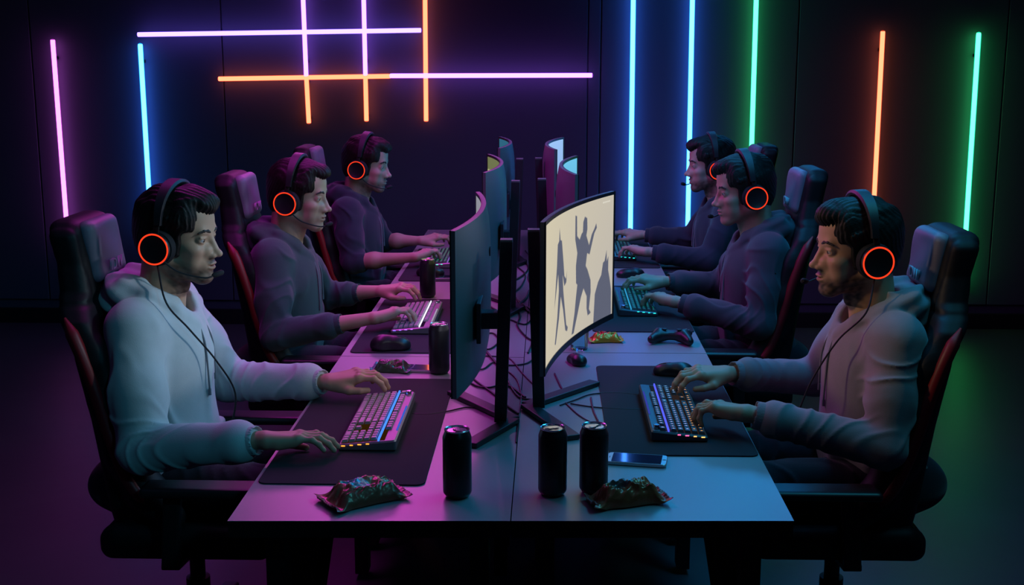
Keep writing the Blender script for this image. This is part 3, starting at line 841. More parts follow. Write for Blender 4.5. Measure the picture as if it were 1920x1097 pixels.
    # soft torso folds running down from the shoulders, gathered at the waist
    def tf(P):
        x, y, z = P[..., 0], P[..., 1], P[..., 2]
        n = nse(P * A3((1, 1, 0.45)), 17, cfg['seed'])
        r = 0.3 - np.exp(-(np.sin(n * 2.6 + 1.2 * np.sin(z * 9)) / 0.4) ** 2)
        wz = np.clip((1.02 + dz - z) / 0.15, 0, 1)
        lowf = np.sin(z * 62 + 3.5 * nse(P, 10, cfg['seed'] + 9)) * np.clip((0.72 - z) / 0.08, 0, 1) * np.clip((z - 0.54) / 0.03, 0, 1)
        return 0.0052 * r * wz + 0.004 * lowf
    g.append(('d', 0, Pr(tf, (-0.34, -0.30, 0.48), (0.16, 0.30, 1.12 + dz))))
    # hood lying round the neck and down the back
    hb = 1.095 + dz
    add(ell((-0.155, 0, hb - 0.015), (0.062, 0.115, 0.062), rotm(0, -0.3, 0)), 0.02)
    for s in (-1, 1):
        pts = [(-0.175, s * 0.035, hb + 0.012), (-0.125, s * 0.098, hb + 0.012), (-0.055, s * 0.108, hb - 0.012), (0.000, s * 0.075, hb - 0.050), (0.040, s * 0.022, hb - 0.095)]
        rr = [0.034, 0.036, 0.032, 0.026, 0.016]
        for i in range(4): add(cap(pts[i], pts[i + 1], rr[i], rr[i + 1]), 0.014)
        q = cap((-0.155, s * 0.07, hb + 0.045), (-0.075, s * 0.082, hb + 0.030), 0.014, 0.012)
        add(q, 0.02)
    def hf(P): return 0.004 * np.sin(P[..., 2] * 95 + P[..., 0] * 60 + 3 * nse(P, 12, cfg['seed'])) 
    g.append(('d', 0, Pr(hf, (-0.24, -0.15, hb - 0.06), (0.03, 0.15, hb + 0.07))))
    # neck opening
    add(cap((-0.055, 0, hb - 0.09), T.pt((-0.03, 0, -0.06)), 0.070 * S, 0.078 * S), 0.012, 's')
    add(cap((-0.02, 0, hb - 0.06), (0.06, 0, hb + 0.02), 0.035, 0.055), 0.015, 's')
    # kangaroo pocket
    add(rbox((0.056, 0, 0.655), (0.022, 0.115, 0.055), 0.015, rotm(0, 0.12, 0)), 0.010)
    hoodie = emit_mesh('hoodie', g, max(0.0042, h * 1.25), cfg['cloth'], body)
    # cuffs, hem (ribbed)
    for c0, c1, fd in cuffs:
        u = np.cross(fd, (0, 0, 1)); u /= np.linalg.norm(u); w2 = np.cross(u, fd)
        def rib(P, c0=A3(c0), u=A3(u), w2=A3(w2)):
            q = P - c0; return 0.0005 * np.cos(np.arctan2(q @ w2, q @ u) * 30)
        o_ = [('u', 0, cap(c0, c1, 0.041, 0.0375)), ('d', 0, Pr(rib, np.minimum(c0, c1) - 0.06, np.maximum(c0, c1) + 0.06)),
              ('s', 0.003, cap(c1 + fd * 0.012, c1 + fd * 0.09, 0.034, 0.05)), ('i', 0.006, Pr(lambda P, c1=A3(c1), fd=A3(fd): (P - c1) @ fd - 0.012, np.minimum(c0, c1) - 0.1, np.maximum(c0, c1) + 0.1))]
        emit_mesh('cuff', o_, 0.0035, cfg['cloth'], body)
    hem = [('u', 0, ell((-0.080, 0, 0.545), (0.152, 0.186, 0.060))), ('i', 0.008, rbox((-0.11, 0, 0.535), (0.25, 0.25, 0.032), 0.005)),
           ('d', 0, Pr(lambda P: 0.0012 * np.cos(np.arctan2(P[..., 1], P[..., 0] + 0.11) * 90), (-0.3, -0.25, 0.48), (0.1, 0.25, 0.6)))]
    emit_mesh('hem', hem, 0.005, cfg['cloth'], body)
    # drawstrings
    for s in (-1, 1):
        top = (0.045, s * 0.028, hb - 0.100)
        L = 0.16 if s < 0 else 0.13
        p = [(0.050, s * 0.020, hb - 0.085), (0.066, s * 0.030, hb - 0.12), (0.076, s * 0.036, hb - 0.16), (0.080, s * 0.034 , hb - 0.10 - L), (0.080, s * 0.031, hb - 0.13 - L)]
        m = MB().tube([(-sg * q[0], q[1], q[2]) for q in crom(p, 6)], 0.0028, 8)
        e = p[-1]; m.tube([(-sg * e[0], e[1], e[2] + 0.012), (-sg * e[0], e[1], e[2] - 0.006)], 0.0040, 8)
        m.build('drawstring', M['cord'], body, True)
    # --- trousers and shoes
    t = []
    t.append(('u', 0, ell((-0.13, 0, 0.555), (0.150, 0.185, 0.085))))
    for s in (-1, 1):
        k_ = (0.36, s * 0.15, 0.575); an = (0.30, s * 0.16, 0.13)
        t.append(('u', 0.05, cap((-0.08, s * 0.095, 0.56), k_, 0.088, 0.064)))
        t.append(('u', 0.03, cap(k_, an, 0.063, 0.048)))
        t.append(('d', 0, sleeve_folds((-0.08, s * 0.095, 0.56), k_, cfg['seed'] + s * 4, 0.006, 0.085, 40)))
    emit_mesh('trousers', t, 0.007, M['jeans'], body)
    for s in (-1, 1):
        so = [('u', 0, cap((0.27, s * 0.16, 0.060), (0.44, s * 0.175, 0.042), 0.046, 0.036, n=(0, 0, 1), k=0.9)), ('u', 0.02, cap((0.29, s * 0.16, 0.06), (0.29, s * 0.16, 0.12), 0.042, 0.045)),
              ('u', 0.006, rbox((0.35, s * 0.167, 0.014), (0.135, 0.046, 0.012), 0.010, rotm(0, 0, s * 0.09)))]
        emit_mesh('shoe', so, 0.006, M['shoe'], body)
    # --- headset, a thing of its own
    hp = T.pt((0, 0, 0))
    t = thing('headset', (X0 - sg * hp[0], Y0 + hp[1], hp[2]), cfg['hlabel'], 'headset', 'headsets with glowing red rings')
    def HP(p):   # head space -> local space of the headset empty
        q = T.pt(p) - hp; return (-sg * q[0], q[1], q[2])
    def put(m, name, material, parent=t, ang=40):
        m2 = MB(); m2.v = [HP(v) for v in m.v]; m2.f = [tuple(f if sg < 0 else f[::-1]) for f in m.f]
        return m2.build(name, material, parent, angle=ang)
    cx, cz = -0.012, -0.012
    for s in (-1, 1):
        Rc = rotm(-s * PI / 2, 0, 0) if s > 0 else rotm(PI / 2, 0, 0)
        Rc = Matrix(Rc.tolist())
        R0 = Matrix(rotm(0, 0, 0).tolist())
        m = MB().lathe([(0.030, 0.0), (0.040, 0.0), (0.042, 0.004), (0.0415, 0.010), (0.0395, 0.0125), (0.036, 0.0125), (0.034, 0.011), (0.0, 0.0115)], 48, (cx, s * 0.098, cz), Rc)
        cup = put(m, 'ear_cup', M['plastic'])
        m = MB().lathe([(0.022, -0.002), (0.024, -0.008), (0.040, -0.012), (0.046, -0.006), (0.046, 0.006), (0.043, 0.013), (0.030, 0.016)], 40, (cx, s * 0.083, cz), Rc)
        put(m, 'ear_cushion', M['mesh'])
        m = MB().torus((cx, s * 0.1110, cz), 0.0385, 0.0021, 'y', 72, 8)
        rg = put(m, 'glow_ring', M['ring'], cup)
        m = MB().bar((cx, s * 0.098, cz + 0.036), (cx + 0.004, s * 0.092, cz + 0.085), 0.016, 0.005, up=(0, 1, 0), bev=0.0015)
        put(m, 'slider', M['alu'] if cfg.get('bright_slider') else M['steel'])
    arc = []
    for k in range(25):
        a = PI * k / 24; y = -math.cos(a) * 0.096; z = cz + 0.06 + math.sin(a) ** 0.8 * 0.103
        arc.append((cx + 0.006 + 0.004 * math.sin(a), y, z))
    m = MB(); V = []; F = []
    for i, p in enumerate(arc):
        q0 = Vector(arc[max(i - 1, 0)]); q1 = Vector(arc[min(i + 1, 24)]); tg = (q1 - q0).normalized(); nr = Vector((0, -tg.z, tg.y))
        if nr.dot(Vector((0, p[1], p[2] - 0.03))) < 0: nr = -nr
        wd = 0.010 + 0.009 * math.sin(PI * i / 24)
        for dx, dn in ((-wd, 0), (-wd * 0.8, 0.007), (wd * 0.8, 0.007), (wd, 0), (wd * 0.8, -0.006), (-wd * 0.8, -0.006)):
            V.append(Vector((p[0] + dx, p[1], p[2])) + nr * dn)
    for i in range(24):
        for k in range(6): F.append((i * 6 + k, i * 6 + (k + 1) % 6, i * 6 + 6 + (k + 1) % 6, i * 6 + 6 + k))
    F.append(tuple(range(6))); F.append(tuple(24 * 6 + k for k in range(5, -1, -1)))
    m.add(V, F); put(m, 'headband', M['post'])
    ms = cfg.get('mic', -1)
    mp = crom([(cx + 0.02, ms * 0.100, cz - 0.030), (cx + 0.06, ms * 0.088, -0.070), (0.105, ms * 0.060, -0.085), (0.125, ms * 0.034, -0.078)], 6)
    m = MB().tube(mp, 0.0024, 8); boom = put(m, 'microphone_boom', M['cable'])
    m = MB().tube([(0.118, ms * 0.044, -0.081), (0.122, ms * 0.038, -0.080), (0.134, ms * 0.022, -0.075), (0.137, ms * 0.018, -0.074)], [0.004, 0.0075, 0.0075, 0.004], 12)
    put(m, 'microphone', M['mesh'])
    if cfg.get('cable'):
        pts = cfg['cable']
        start = T.pt((cx + 0.005, -0.098, cz - 0.043)) - hp
        P = [(-sg * start[0], start[1], start[2])] + [(q[0] - (X0 - sg * hp[0]), q[1] - (Y0 + hp[1]), q[2] - hp[2]) for q in pts]
        MB().tube(crom(P, 8), 0.0026, 8).build('cable', M['cable'], t, True)
    return body

person(dict(x=-0.943, y=3.26, side=-1, hz=1.247, hs=0.99, seed=1.0, res=0.0026, skin=(0.50, 0.30, 0.20), beard=0.55, hair=1.0, yaw=-0.14, pitch=0.05,
    near_wrist=(-0.628, 2.885, 0.795), near_lift=-0.22, near_tip=(-0.45, 2.935, 0.775), near_elbow=(-0.975, 2.98, 0.735), near_curl=(0.25, 0.30, 0.35, 0.35),
    far_wrist=(-0.560, 3.415, 0.800), far_tip=(-0.375, 3.45, 0.775), far_elbow=(-0.90, 3.56, 0.76), far_curl=(0.55, 0.6, 0.7, 0.75), far_lift=0.05,
    cloth=cloth('pale_grey_fleece', (0.50, 0.54, 0.56)), baggy=1.1,
    label='person in a pale grey-white hoodie with a short beard, typing at the front left', hlabel='black headset with red glowing ring worn by the man in the white hoodie',
    cable=[(-0.93, 3.10, 1.10), (-0.885, 3.14, 1.02), (-0.83, 3.19, 0.92), (-0.79, 3.22, 0.82), (-0.80, 3.20, 0.72)]))
person(dict(x=0.935, y=3.33, side=1, hz=1.210, seed=4.2, res=0.0026, skin=(0.52, 0.31, 0.20), beard=0.75, hair=1.1, yaw=-0.12, pitch=0.03,
    near_wrist=(0.605, 3.10, 0.812), near_tip=(0.46, 3.19, 0.785), near_elbow=(0.965, 3.06, 0.735), near_curl=(0.35, 0.7, 0.85, 0.95),
    far_wrist=(0.610, 3.50, 0.812), far_tip=(0.445, 3.47, 0.785), far_elbow=(0.90, 3.62, 0.77), far_curl=(0.6, 0.6, 0.7, 0.75), far_lift=0.05,
    cloth=cloth('mid_grey_fleece', (0.25, 0.25, 0.27)), mic=1,
    label='person in a mid grey hoodie with dark swept hair, typing at the front right', hlabel='black headset with red glowing ring worn by the front right man',
    cable=[(0.925, 3.17, 1.07), (0.86, 3.19, 0.99), (0.80, 3.20, 0.88), (0.76, 3.19, 0.78)]))
person(dict(x=-0.885, y=4.60, side=-1, hz=1.205, seed=7.7, res=0.0034, skin=(0.55, 0.35, 0.25), beard=0.10, hair=0.5, yaw=-0.10, pitch=0.10,
    near_wrist=(-0.560, 4.315, 0.795), near_tip=(-0.41, 4.38, 0.775), near_elbow=(-0.93, 4.34, 0.72), near_sleeve=0.74,
    far_wrist=(-0.600, 4.83, 0.795), far_tip=(-0.445, 4.80, 0.775), far_elbow=(-0.84, 4.90, 0.76), far_sleeve=0.70,
    cloth=cloth('charcoal_teal_fleece', (0.062, 0.082, 0.092)),
    label='clean-shaven person in a dark teal-grey hoodie, in the middle of the left row', hlabel='headset of the middle man in the left row, its ring glowing red'))
person(dict(x=0.850, y=4.75, side=1, hz=1.215, seed=9.1, res=0.0034, skin=(0.50, 0.31, 0.22), beard=0.15, hair=0.7, yaw=-0.10, pitch=0.12,
    near_wrist=(0.570, 4.60, 0.805), near_tip=(0.43, 4.74, 0.78), near_elbow=(0.88, 4.50, 0.74),
    far_wrist=(0.560, 5.02, 0.805), far_tip=(0.41, 5.05, 0.78), far_elbow=(0.82, 5.08, 0.78),
    cloth=cloth('slate_fleece', (0.062, 0.066, 0.085)), mic=1,
    label='person in a slate grey hoodie looking down, in the middle of the right row', hlabel='headset of the middle man in the right row, its ring glowing red'))
person(dict(x=-0.830, y=5.98, side=-1, hz=1.200, seed=12.3, res=0.0042, skin=(0.50, 0.33, 0.25), beard=0.45, hair=0.8, yaw=-0.12, pitch=0.12,
    near_wrist=(-0.560, 5.66, 0.795), near_tip=(-0.43, 5.78, 0.775), near_elbow=(-0.86, 5.72, 0.76), near_sleeve=0.36,
    far_wrist=(-0.580, 6.18, 0.795), far_tip=(-0.44, 6.22, 0.775), far_elbow=(-0.78, 6.25, 0.78), far_sleeve=0.40,
    cloth=cloth('dark_navy_fleece', (0.034, 0.040, 0.058)),
    label='person in a dark navy hoodie with rolled-up sleeves, last in the left row', hlabel='headset of the farthest man on the left, its ring glowing red'))
person(dict(x=0.885, y=6.02, side=1, hz=1.200, seed=15.9, res=0.0042, skin=(0.48, 0.32, 0.25), beard=0.55, hair=0.8, yaw=-0.05, pitch=0.06,
    near_wrist=(0.560, 5.80, 0.805), near_tip=(0.43, 5.90, 0.78), near_elbow=(0.86, 5.76, 0.77),
    far_wrist=(0.570, 6.36, 0.805), far_tip=(0.45, 6.42, 0.78), far_elbow=(0.82, 6.32, 0.79),
    cloth=cloth('ink_blue_fleece', (0.032, 0.040, 0.062)), mic=1,
    label='bearded person in an ink blue hoodie, last in the right row', hlabel='headset of the farthest man on the right, its ring partly hidden'))
# ================================================================== GAMING CHAIRS
def chair_shell():
    def f(P):
        x, y, z = P[..., 0], P[..., 1], P[..., 2]; ay = np.abs(y)
        w_ = np.interp(z, [.40, .55, .80, .98, 1.08, 1.15, 1.22, 1.30, 1.36], [.19, .23, .235, .262, .235, .165, .145, .150, .105])
        xc = np.interp(z, [.40, .60, .90, 1.15, 1.36], [-.125, -.150, -.190, -.225, -.262])
        xo = .055 * (np.clip(ay / w_, 0, 1)) ** 2.5 * np.clip((1.12 - z) / .12, 0, 1)
        r = 0.030
        q = np.stack([np.abs(x - xc - xo) - .042 + r, ay - w_ + r, np.abs(z - .875) - .465 + r], -1)
        return (np.linalg.norm(np.maximum(q, 0), axis=-1) + np.minimum(q.max(-1), 0) - r) * 0.75
    return Pr(f, (-.34, -.28, .38), (.0, .28, 1.37))
def make_chair(label, text):
    t = thing('gaming_chair', (0, 0, 0), label, 'chair', 'black gaming chairs with red trim')
    ops = [('u', 0, chair_shell())]
    for s in (-1, 1):   # side bolsters sweeping forward to the seat
        pts = [(-.150, s * .215, 1.00), (-.120, s * .222, .86), (-.085, s * .220, .72), (-.030, s * .225, .60), (.03, s * .235, .54)]
        rr = [.030, .042, .048, .048, .038]
        for i in range(4): ops.append(('u', .03, cap(pts[i], pts[i + 1], rr[i], rr[i + 1])))
    # sewn panel grooves
    ops.append(('d', 0, Pr(lambda P: 0.004 * np.exp(-((np.abs(P[..., 1]) - 0.125) / 0.006) ** 2) + 0.004 * np.exp(-((P[..., 2] - 1.12) / 0.006) ** 2), (-.34, -.24, .45), (.0, .24, 1.34))))
    V, F = surf(ops, 0.007); mesh_np('backrest', V, F, M['chair'], t)
    for s in (-1, 1):
        p = crom([(-.222, s * .232, 1.095), (-.178, s * .256, 1.01), (-.142, s * .262, .90), (-.112, s * .262, .78), (-.070, s * .266, .66), (-.010, s * .270, .575)], 8)
        MB().tube(p, [min(0.018, 0.004 + 0.0035 * min(i, len(p) - 1 - i)) for i in range(len(p))], 10).build('side_stripe', M['red'], t, True)
    ops = [('u', 0, rbox((-.198, 0, 1.248), (.025, .104, .086), .025, rotm(0, -0.15, 0))),
           ('d', 0, Pr(lambda P: 0.003 * np.sin(P[..., 1] * 26 + 1) * np.sin(P[..., 2] * 40), (-.26, -.16, 1.12), (-.10, .16, 1.35)))]
    V, F = surf(ops, 0.006); pad = mesh_np('headrest_pad', V, F, M['pad'], t)
    cu = bpy.data.curves.new('badge', 'FONT'); cu.body = text; cu.size = 0.044; cu.extrude = 0.0030; cu.align_x = 'CENTER'
    tmp = bpy.data.objects.new('badge_tmp', cu); COL.objects.link(tmp)
    me = bpy.data.meshes.new_from_object(tmp.evaluated_get(bpy.context.evaluated_depsgraph_get())); bpy.data.objects.remove(tmp)
    badge = bpy.data.objects.new('badge', me); me.materials.append(M['thread']); COL.objects.link(badge); badge.parent = pad
    badge.rotation_euler = (PI / 2, 0, PI / 2); badge.location = (-.1610, 0, 1.190); badge['label'] = 'embroidered letters on the headrest'
    ops = [('u', 0, rbox((.055, 0, .450), (.235, .232, .045), .035)), ('u', .03, cap((-.12, -.215, .480), (.24, -.225, .480), .036)), ('u', .03, cap((-.12, .215, .480), (.24, .225, .480), .036))]
    V, F = surf(ops, 0.008); mesh_np('seat', V, F, M['chair'], t)
    for s in (-1, 1):
        V, F = surf([('u', 0, rbox((.135, s * .315, .652), (.150, .043, .014), .012))], 0.005)
        pd = mesh_np('armrest', V, F, M['plastic'], t)
        MB().bar((.06, s * .305, .645), (.04, s * .295, .42), .045, .030, up=(0, 1, 0), bev=.006).bar((.04, s * .30, .425), (.04, s * .10, .400), .05, .02, bev=.004).build('armrest_post', M['steel'], pd)
    MB().lathe([(0.0, .10), (.034, .10), (.034, .26), (.022, .262), (.022, .40), (.08, .402), (.08, .412), (0, .412)], 24, (.02, 0, 0)).build('gas_lift', M['steel'], t, True)
    for k in range(5):
        a = 2 * PI * k / 5 + .3; ca, sa = math.cos(a), math.sin(a)
        MB().bar((.02 + .02 * ca, .02 * sa, .115), (.02 + .33 * ca, .33 * sa, .075), .050, .030, bev=.006).build('base_arm', M['plastic'], t)
        m = MB(); R = Matrix.Rotation(a, 3, 'Z') @ Matrix.Rotation(PI / 2, 3, 'Y') @ Matrix.Rotation(PI / 2, 3, 'X')
        for o in (-.014, .014):
            Rr = Matrix.Rotation(a, 3, 'Z') @ Matrix.Rotation(PI / 2, 3, 'X')
            c = Vector((.02 + .33 * ca, .33 * sa, .030)) + Rr @ Vector((0, 0, o))
            m.lathe([(0, -.009), (.026, -.009), (.029, -.005), (.029, .005), (.026, .009), (0, .009)], 20, c, Rr)
        m.box((.02 + .33 * ca, .33 * sa, .052), (.008, .008, .020))
        m.build('caster', M['plastic'], t, True)
    return t
c1 = make_chair('black and red gaming chair behind the man in the white hoodie', 'IDW')
c1.location = (-.954, 3.26, 0); c1.scale = (1, 1, .98)
def chair_copy(x, y, rz, label, h):
    c = copy_tree(c1); c.location = (x, y, 0); c.rotation_euler = (0, 0, rz); c['label'] = label; c.scale = (1, 1, h)
chair_copy(.932, 3.33, PI, 'black and red gaming chair behind the man in the mid grey hoodie', 0.955)
chair_copy(-.885, 4.62, 0.0, 'gaming chair with violet-lit headrest behind the middle man of the left row', 0.97)
chair_copy(.850, 4.75, PI, 'gaming chair with lavender headrest behind the middle man of the right row', 0.98)
chair_copy(-.875, 6.00, 0.0, 'gaming chair of the farthest man on the left, only its headrest showing', 0.97)
chair_copy(.90, 6.04, PI, 'gaming chair of the farthest man on the right, mostly hidden behind him', 0.978)

# ================================================================== KEYBOARDS
def keyboard(x, y, rz, label, glow, strip, cap_mat, legends, tilt=0.0, L=0.462):
    t = thing('keyboard', (x, y, 0.7440), label, 'keyboard', 'light-up keyboards', rz)
    W = 0.150; sx = 22.9
    u = (L - 0.018) / sx
    def top(xx): return 0.016 + 0.014 * (xx + W / 2) / W
    # wedge case
    m = MB(); c = 0.004; hl, hw = L / 2, W / 2
    V = []
    for (zz, ins) in ((0.0, c), (c, 0.0), (None, 0.0), ('t', c)):
        for (px, py) in rrect(-hw + ins, hw - ins, -hl + ins, hl - ins, 0.006, 3):
            if zz is None: V.append((px, py, top(px) - c))
            elif zz == 't': V.append((px, py, top(px)))
            else: V.append((px, py, zz))
    n = len(V) // 4; F = [tuple(range(n - 1, -1, -1)), tuple(3 * n + k for k in range(n))]
    for r in range(3):
        for k in range(n): F.append((r * n + k, r * n + (k + 1) % n, (r + 1) * n + (k + 1) % n, (r + 1) * n + k))
    m.add(V, F); m.build('case', M['key_body'] if x < 0 else M['key_body_dark'], t, angle=30)
    # rows; player's left is +y, player sits on -x
    rows = [[1.25, 1.25, 1.25, 6.25, 1.25, 1.25, 1.25, 1.25], [2.25] + [1] * 10 + [2.75], [1.75] + [1] * 11 + [2.25], [1.5] + [1] * 12 + [1.5], [1] * 13 + [2]]
    frow = [(0, 1)] + [(2 + i, 1) for i in range(4)] + [(6.5 + i, 1) for i in range(4)] + [(11 + i, 1) for i in range(4)]
    keys = []
    for r, ws in enumerate(rows):
        p = 0
        for w_ in ws: keys.append((r, p, w_)); p += w_
        for q in ([0, 1, 2] if r in (0, 3, 4) else ([1] if r == 1 else [])): keys.append((r, 15.3 + q, 1))
        for q, w_ in ([(0, 2), (2, 1), (3, 1)] if r == 0 else [(0, 1), (1, 1), (2, 1), (3, 1)]): keys.append((r, 18.6 + q, w_))
    for p, w_ in frow: keys.append((5.55, p, w_))
    for q in range(3): keys.append((5.55, 15.3 + q, 1))
    km = MB(); lg = MB(); cols = []
    dep = 0.0186
    for r, p, w_ in keys:
        cx_ = -hw + 0.0155 + r * dep; cy_ = hl - 0.009 - (p + w_ / 2) * u
        z0 = top(cx_) - 0.001; hz_ = 0.0085
        a, b = dep / 2 - 0.0009, w_ * u / 2 - 0.0009
        a2, b2 = a - 0.0024, b - 0.0024
        V = [(cx_ + sx_ * a, cy_ + sy_ * b, z0) for sx_, sy_ in ((-1, -1), (1, -1), (1, 1), (-1, 1))]
        V += [(cx_ + sx_ * a2 + 0.0005, cy_ + sy_ * b2, z0 + hz_ + 0.0932 * sx_ * a2) for sx_, sy_ in ((-1, -1), (1, -1), (1, 1), (-1, 1))]
        km.add(V, [(3, 2, 1, 0), (4, 5, 6, 7), (0, 1, 5, 4), (1, 2, 6, 5), (2, 3, 7, 6), (3, 0, 4, 7)])
        if legends and w_ < 3:
            zt_ = z0 + hz_ + 0.0006
            gl = 0.0026
            V = [(cx_ + sx_ * gl + 0.0005, cy_ + sy_ * gl * 0.45, zt_ + 0.09 * sx_ * gl) for sx_, sy_ in ((-1, -1), (1, -1), (1, 1), (-1, 1))]
            lg.add(V, [(0, 1, 2, 3)]); cols += [glow(cy_ / hl, cx_ / hw)] * 4
    km.build('keycaps', cap_mat, t)
    if legends: mesh_np('key_legends', lg.v, lg.f, emit('legend_glow', (1, 1, 1), legends, True), t, False, cols=np.array(cols))
    # lit plate between the keys
    ny = 40; V = []; F = []; cc = []
    for i in range(ny + 1):
        yy = -hl + 0.010 + (L - 0.020) * i / ny
        for xx in (-hw + 0.006, hw - 0.030): V.append((xx, yy, top(xx) + 0.0006)); cc.append(glow(yy / hl, xx / hw))
    for i in range(ny): F.append((2 * i, 2 * i + 1, 2 * i + 3, 2 * i + 2))
    mesh_np('glow_plate', V, F, emit('plate_glow', (1, 1, 1), 0.03, True), t, False, cols=np.array(cc))
    # light strip between number row and function row
    sxp = -hw + 0.0155 + 4.78 * dep
    MB().box((sxp, 0, top(sxp) + 0.0035), (0.0022, hl - 0.004, 0.0036), 0.0008).build('light_strip', emit('strip_glow', *strip), t)
    # side glow leds at both ends
    for e in (-1, 1):
        for k in range(4):
            xx = -hw + 0.014 + k * 0.021
            MB().box((xx, e * (hl + 0.0004), top(xx) - 0.0035), (0.0048 - 0.0008 * (k % 2), 0.0008, 0.0012)).build('side_led', emit('side_glow', glow(e, xx / hw), 2.2), t)
    MB().lathe([(0, 0), (0.008, 0), (0.008, 0.010), (0.0072, 0.011), (0, 0.011)], 24, (hw - 0.016, hl - 0.028, top(hw - 0.02))).build('volume_dial', M['alu'], t, True)
    m = MB()
    m.box((hw - 0.0075, -hl * 0.15, top(hw - 0.008) + 0.001), (0.0022, 0.11, 0.0015), 0.0006).build('media_bar', emit('media_glow', strip[0], strip[1] * 0.35), t)
    return t
def mixc(a, b, t): return tuple(a[i] * (1 - t) + b[i] * t for i in range(3))
capm1 = mat('keycap_painted_sheen', (0.42, 0.36, 0.40), 0.36, spec=0.6)  # pink light on the caps is put into this paler colour
g_or = lambda v, x: mixc((1.0, 0.30, 0.03), (0.75, 0.55, 0.05), (v + 1) / 2)
g_rain = lambda v, x: mixc((1.0, 0.25, 0.08), mixc((0.85, 0.10, 0.35), (0.10, 0.35, 1.0), min(1, max(0, 0.9 - x))), min(1, max(0, 0.55 - x * 0.8)))
g_rain2 = lambda v, x: ((0.9, 0.35, 0.08) if x > 0.35 and v > 0.1 else ((1.0, 0.12, 0.25) if x < -0.75 else (0.25, 0.50, 1.0)))
g_vio = lambda v, x: mixc((0.10, 0.12, 1.0), (0.7, 0.15, 0.8), (x + 1) / 2)
g_cyan = lambda v, x: (0.02, 0.85, 0.75)
g_grn = lambda v, x: (0.03, 1.0, 0.45)
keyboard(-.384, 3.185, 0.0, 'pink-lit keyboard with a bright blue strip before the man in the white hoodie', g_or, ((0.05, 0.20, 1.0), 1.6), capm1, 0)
# on the right row the keyboards are turned round
def flipg(g): return lambda v, x: g(-v, x)
keyboard(.428, 3.285, PI - 0.0, 'keyboard glowing blue and magenta on the front right desk mat', lambda v, x: ((1.0, 0.45, 0.12) if x < -0.45 else ((1.0, 0.10, 0.30) if x > 0.80 or v > 0.95 else mixc((0.30, 0.60, 1.0), (0.55, 0.45, 1.0), (v + 1) / 2))),
         ((0.10, 0.13, 1.0), 1.0), M['keycap'], 1.6)
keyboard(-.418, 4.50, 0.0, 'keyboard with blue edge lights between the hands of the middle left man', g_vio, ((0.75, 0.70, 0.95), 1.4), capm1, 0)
keyboard(.432, 4.83, PI, 'cyan-lit keyboard of the middle right man', g_cyan, ((0.05, 0.5, 1.0), 0.6), M['keycap'], 0.9)
keyboard(-.430, 5.88, 0.0, 'keyboard with green lights at the farthest left seat', g_grn, ((0.35, 0.15, 0.7), 0.6), M['keycap'], 1.0)
keyboard(.440, 6.12, PI, 'keyboard of the farthest right seat, mostly behind the cream screen', g_cyan, ((0.05, 0.3, 0.9), 0.4), M['keycap'], 0.6)

# ================================================================== MICE
def mouse(x, y, rz, label, z=0.7440, s=1.0, logo=(0.9, 0.1, 0.2), power=0.0, zs=1.0):
    t = thing('computer_mouse', (x, y, z), label, 'mouse', 'gaming mice', rz)
    ops = [('u', 0, ell((-0.006, 0, 0.012), (0.060, 0.033, 0.027))), ('u', .02, ell((0.026, 0, 0.010), (0.036, 0.029, 0.018))), ('u', .015, ell((-0.030, 0, 0.018), (0.030, 0.030, 0.022))),
           ('s', .003, rbox((0, 0, -0.05), (0.1, 0.1, 0.05), 0.002)), ('s', .012, ell((0.002, 0.046, 0.012), (0.035, 0.018, 0.014))), ('s', .012, ell((0.002, -0.046, 0.012), (0.035, 0.018, 0.014))),
           ('s', .001, rbox((0.045, 0, 0.03), (0.036, 0.0011, 0.03), 0.001)), ('s', .002, rbox((0.036, 0, 0.032), (0.014, 0.0055, 0.012), 0.003))]
    V, F = surf(ops, 0.0024); mesh_np('body', V * np.array([s, s, s * zs]), F, M['plastic'], t)
    MB().lathe([(0, -.004), (.009, -.004), (.0105, -.002), (.0105, .002), (.009, .004), (0, .004)], 20, (0.036 * s, 0, 0.0215 * s * zs), Matrix.Rotation(PI / 2, 3, 'X')).build('scroll_wheel', M['cable'], t, True)
    lm = emit('logo_glow', logo, power) if power else M['shell']
    MB().lathe([(0, 0), (.008, 0), (.0075, .0012), (0, .0014)], 20, (-0.030 * s, 0, 0.0392 * s * zs), Matrix.Rotation(-0.12, 3, 'Y')).build('logo_light', lm, t, True)
    return t
mouse(-.462, 4.045, 0.15, 'large black mouse on the mat before the middle left man', s=1.08, zs=1.15)
mouse(.478, 3.735, PI - 0.25, 'black mouse with a red glowing tip behind the hands of the man in grey', logo=(1.0, 0.12, 0.22), power=2.5)
mouse(-.462, 5.47, 0.2, 'mouse at the seat of the farthest man on the left, behind the can')
mouse(.455, 5.47, PI, 'mouse behind the cyan keyboard of the middle right man', z=0.7405)
mouse(.175, 3.885, 1.9, 'small black mouse lying under the far end of the cream screen', z=0.7405, s=0.8)

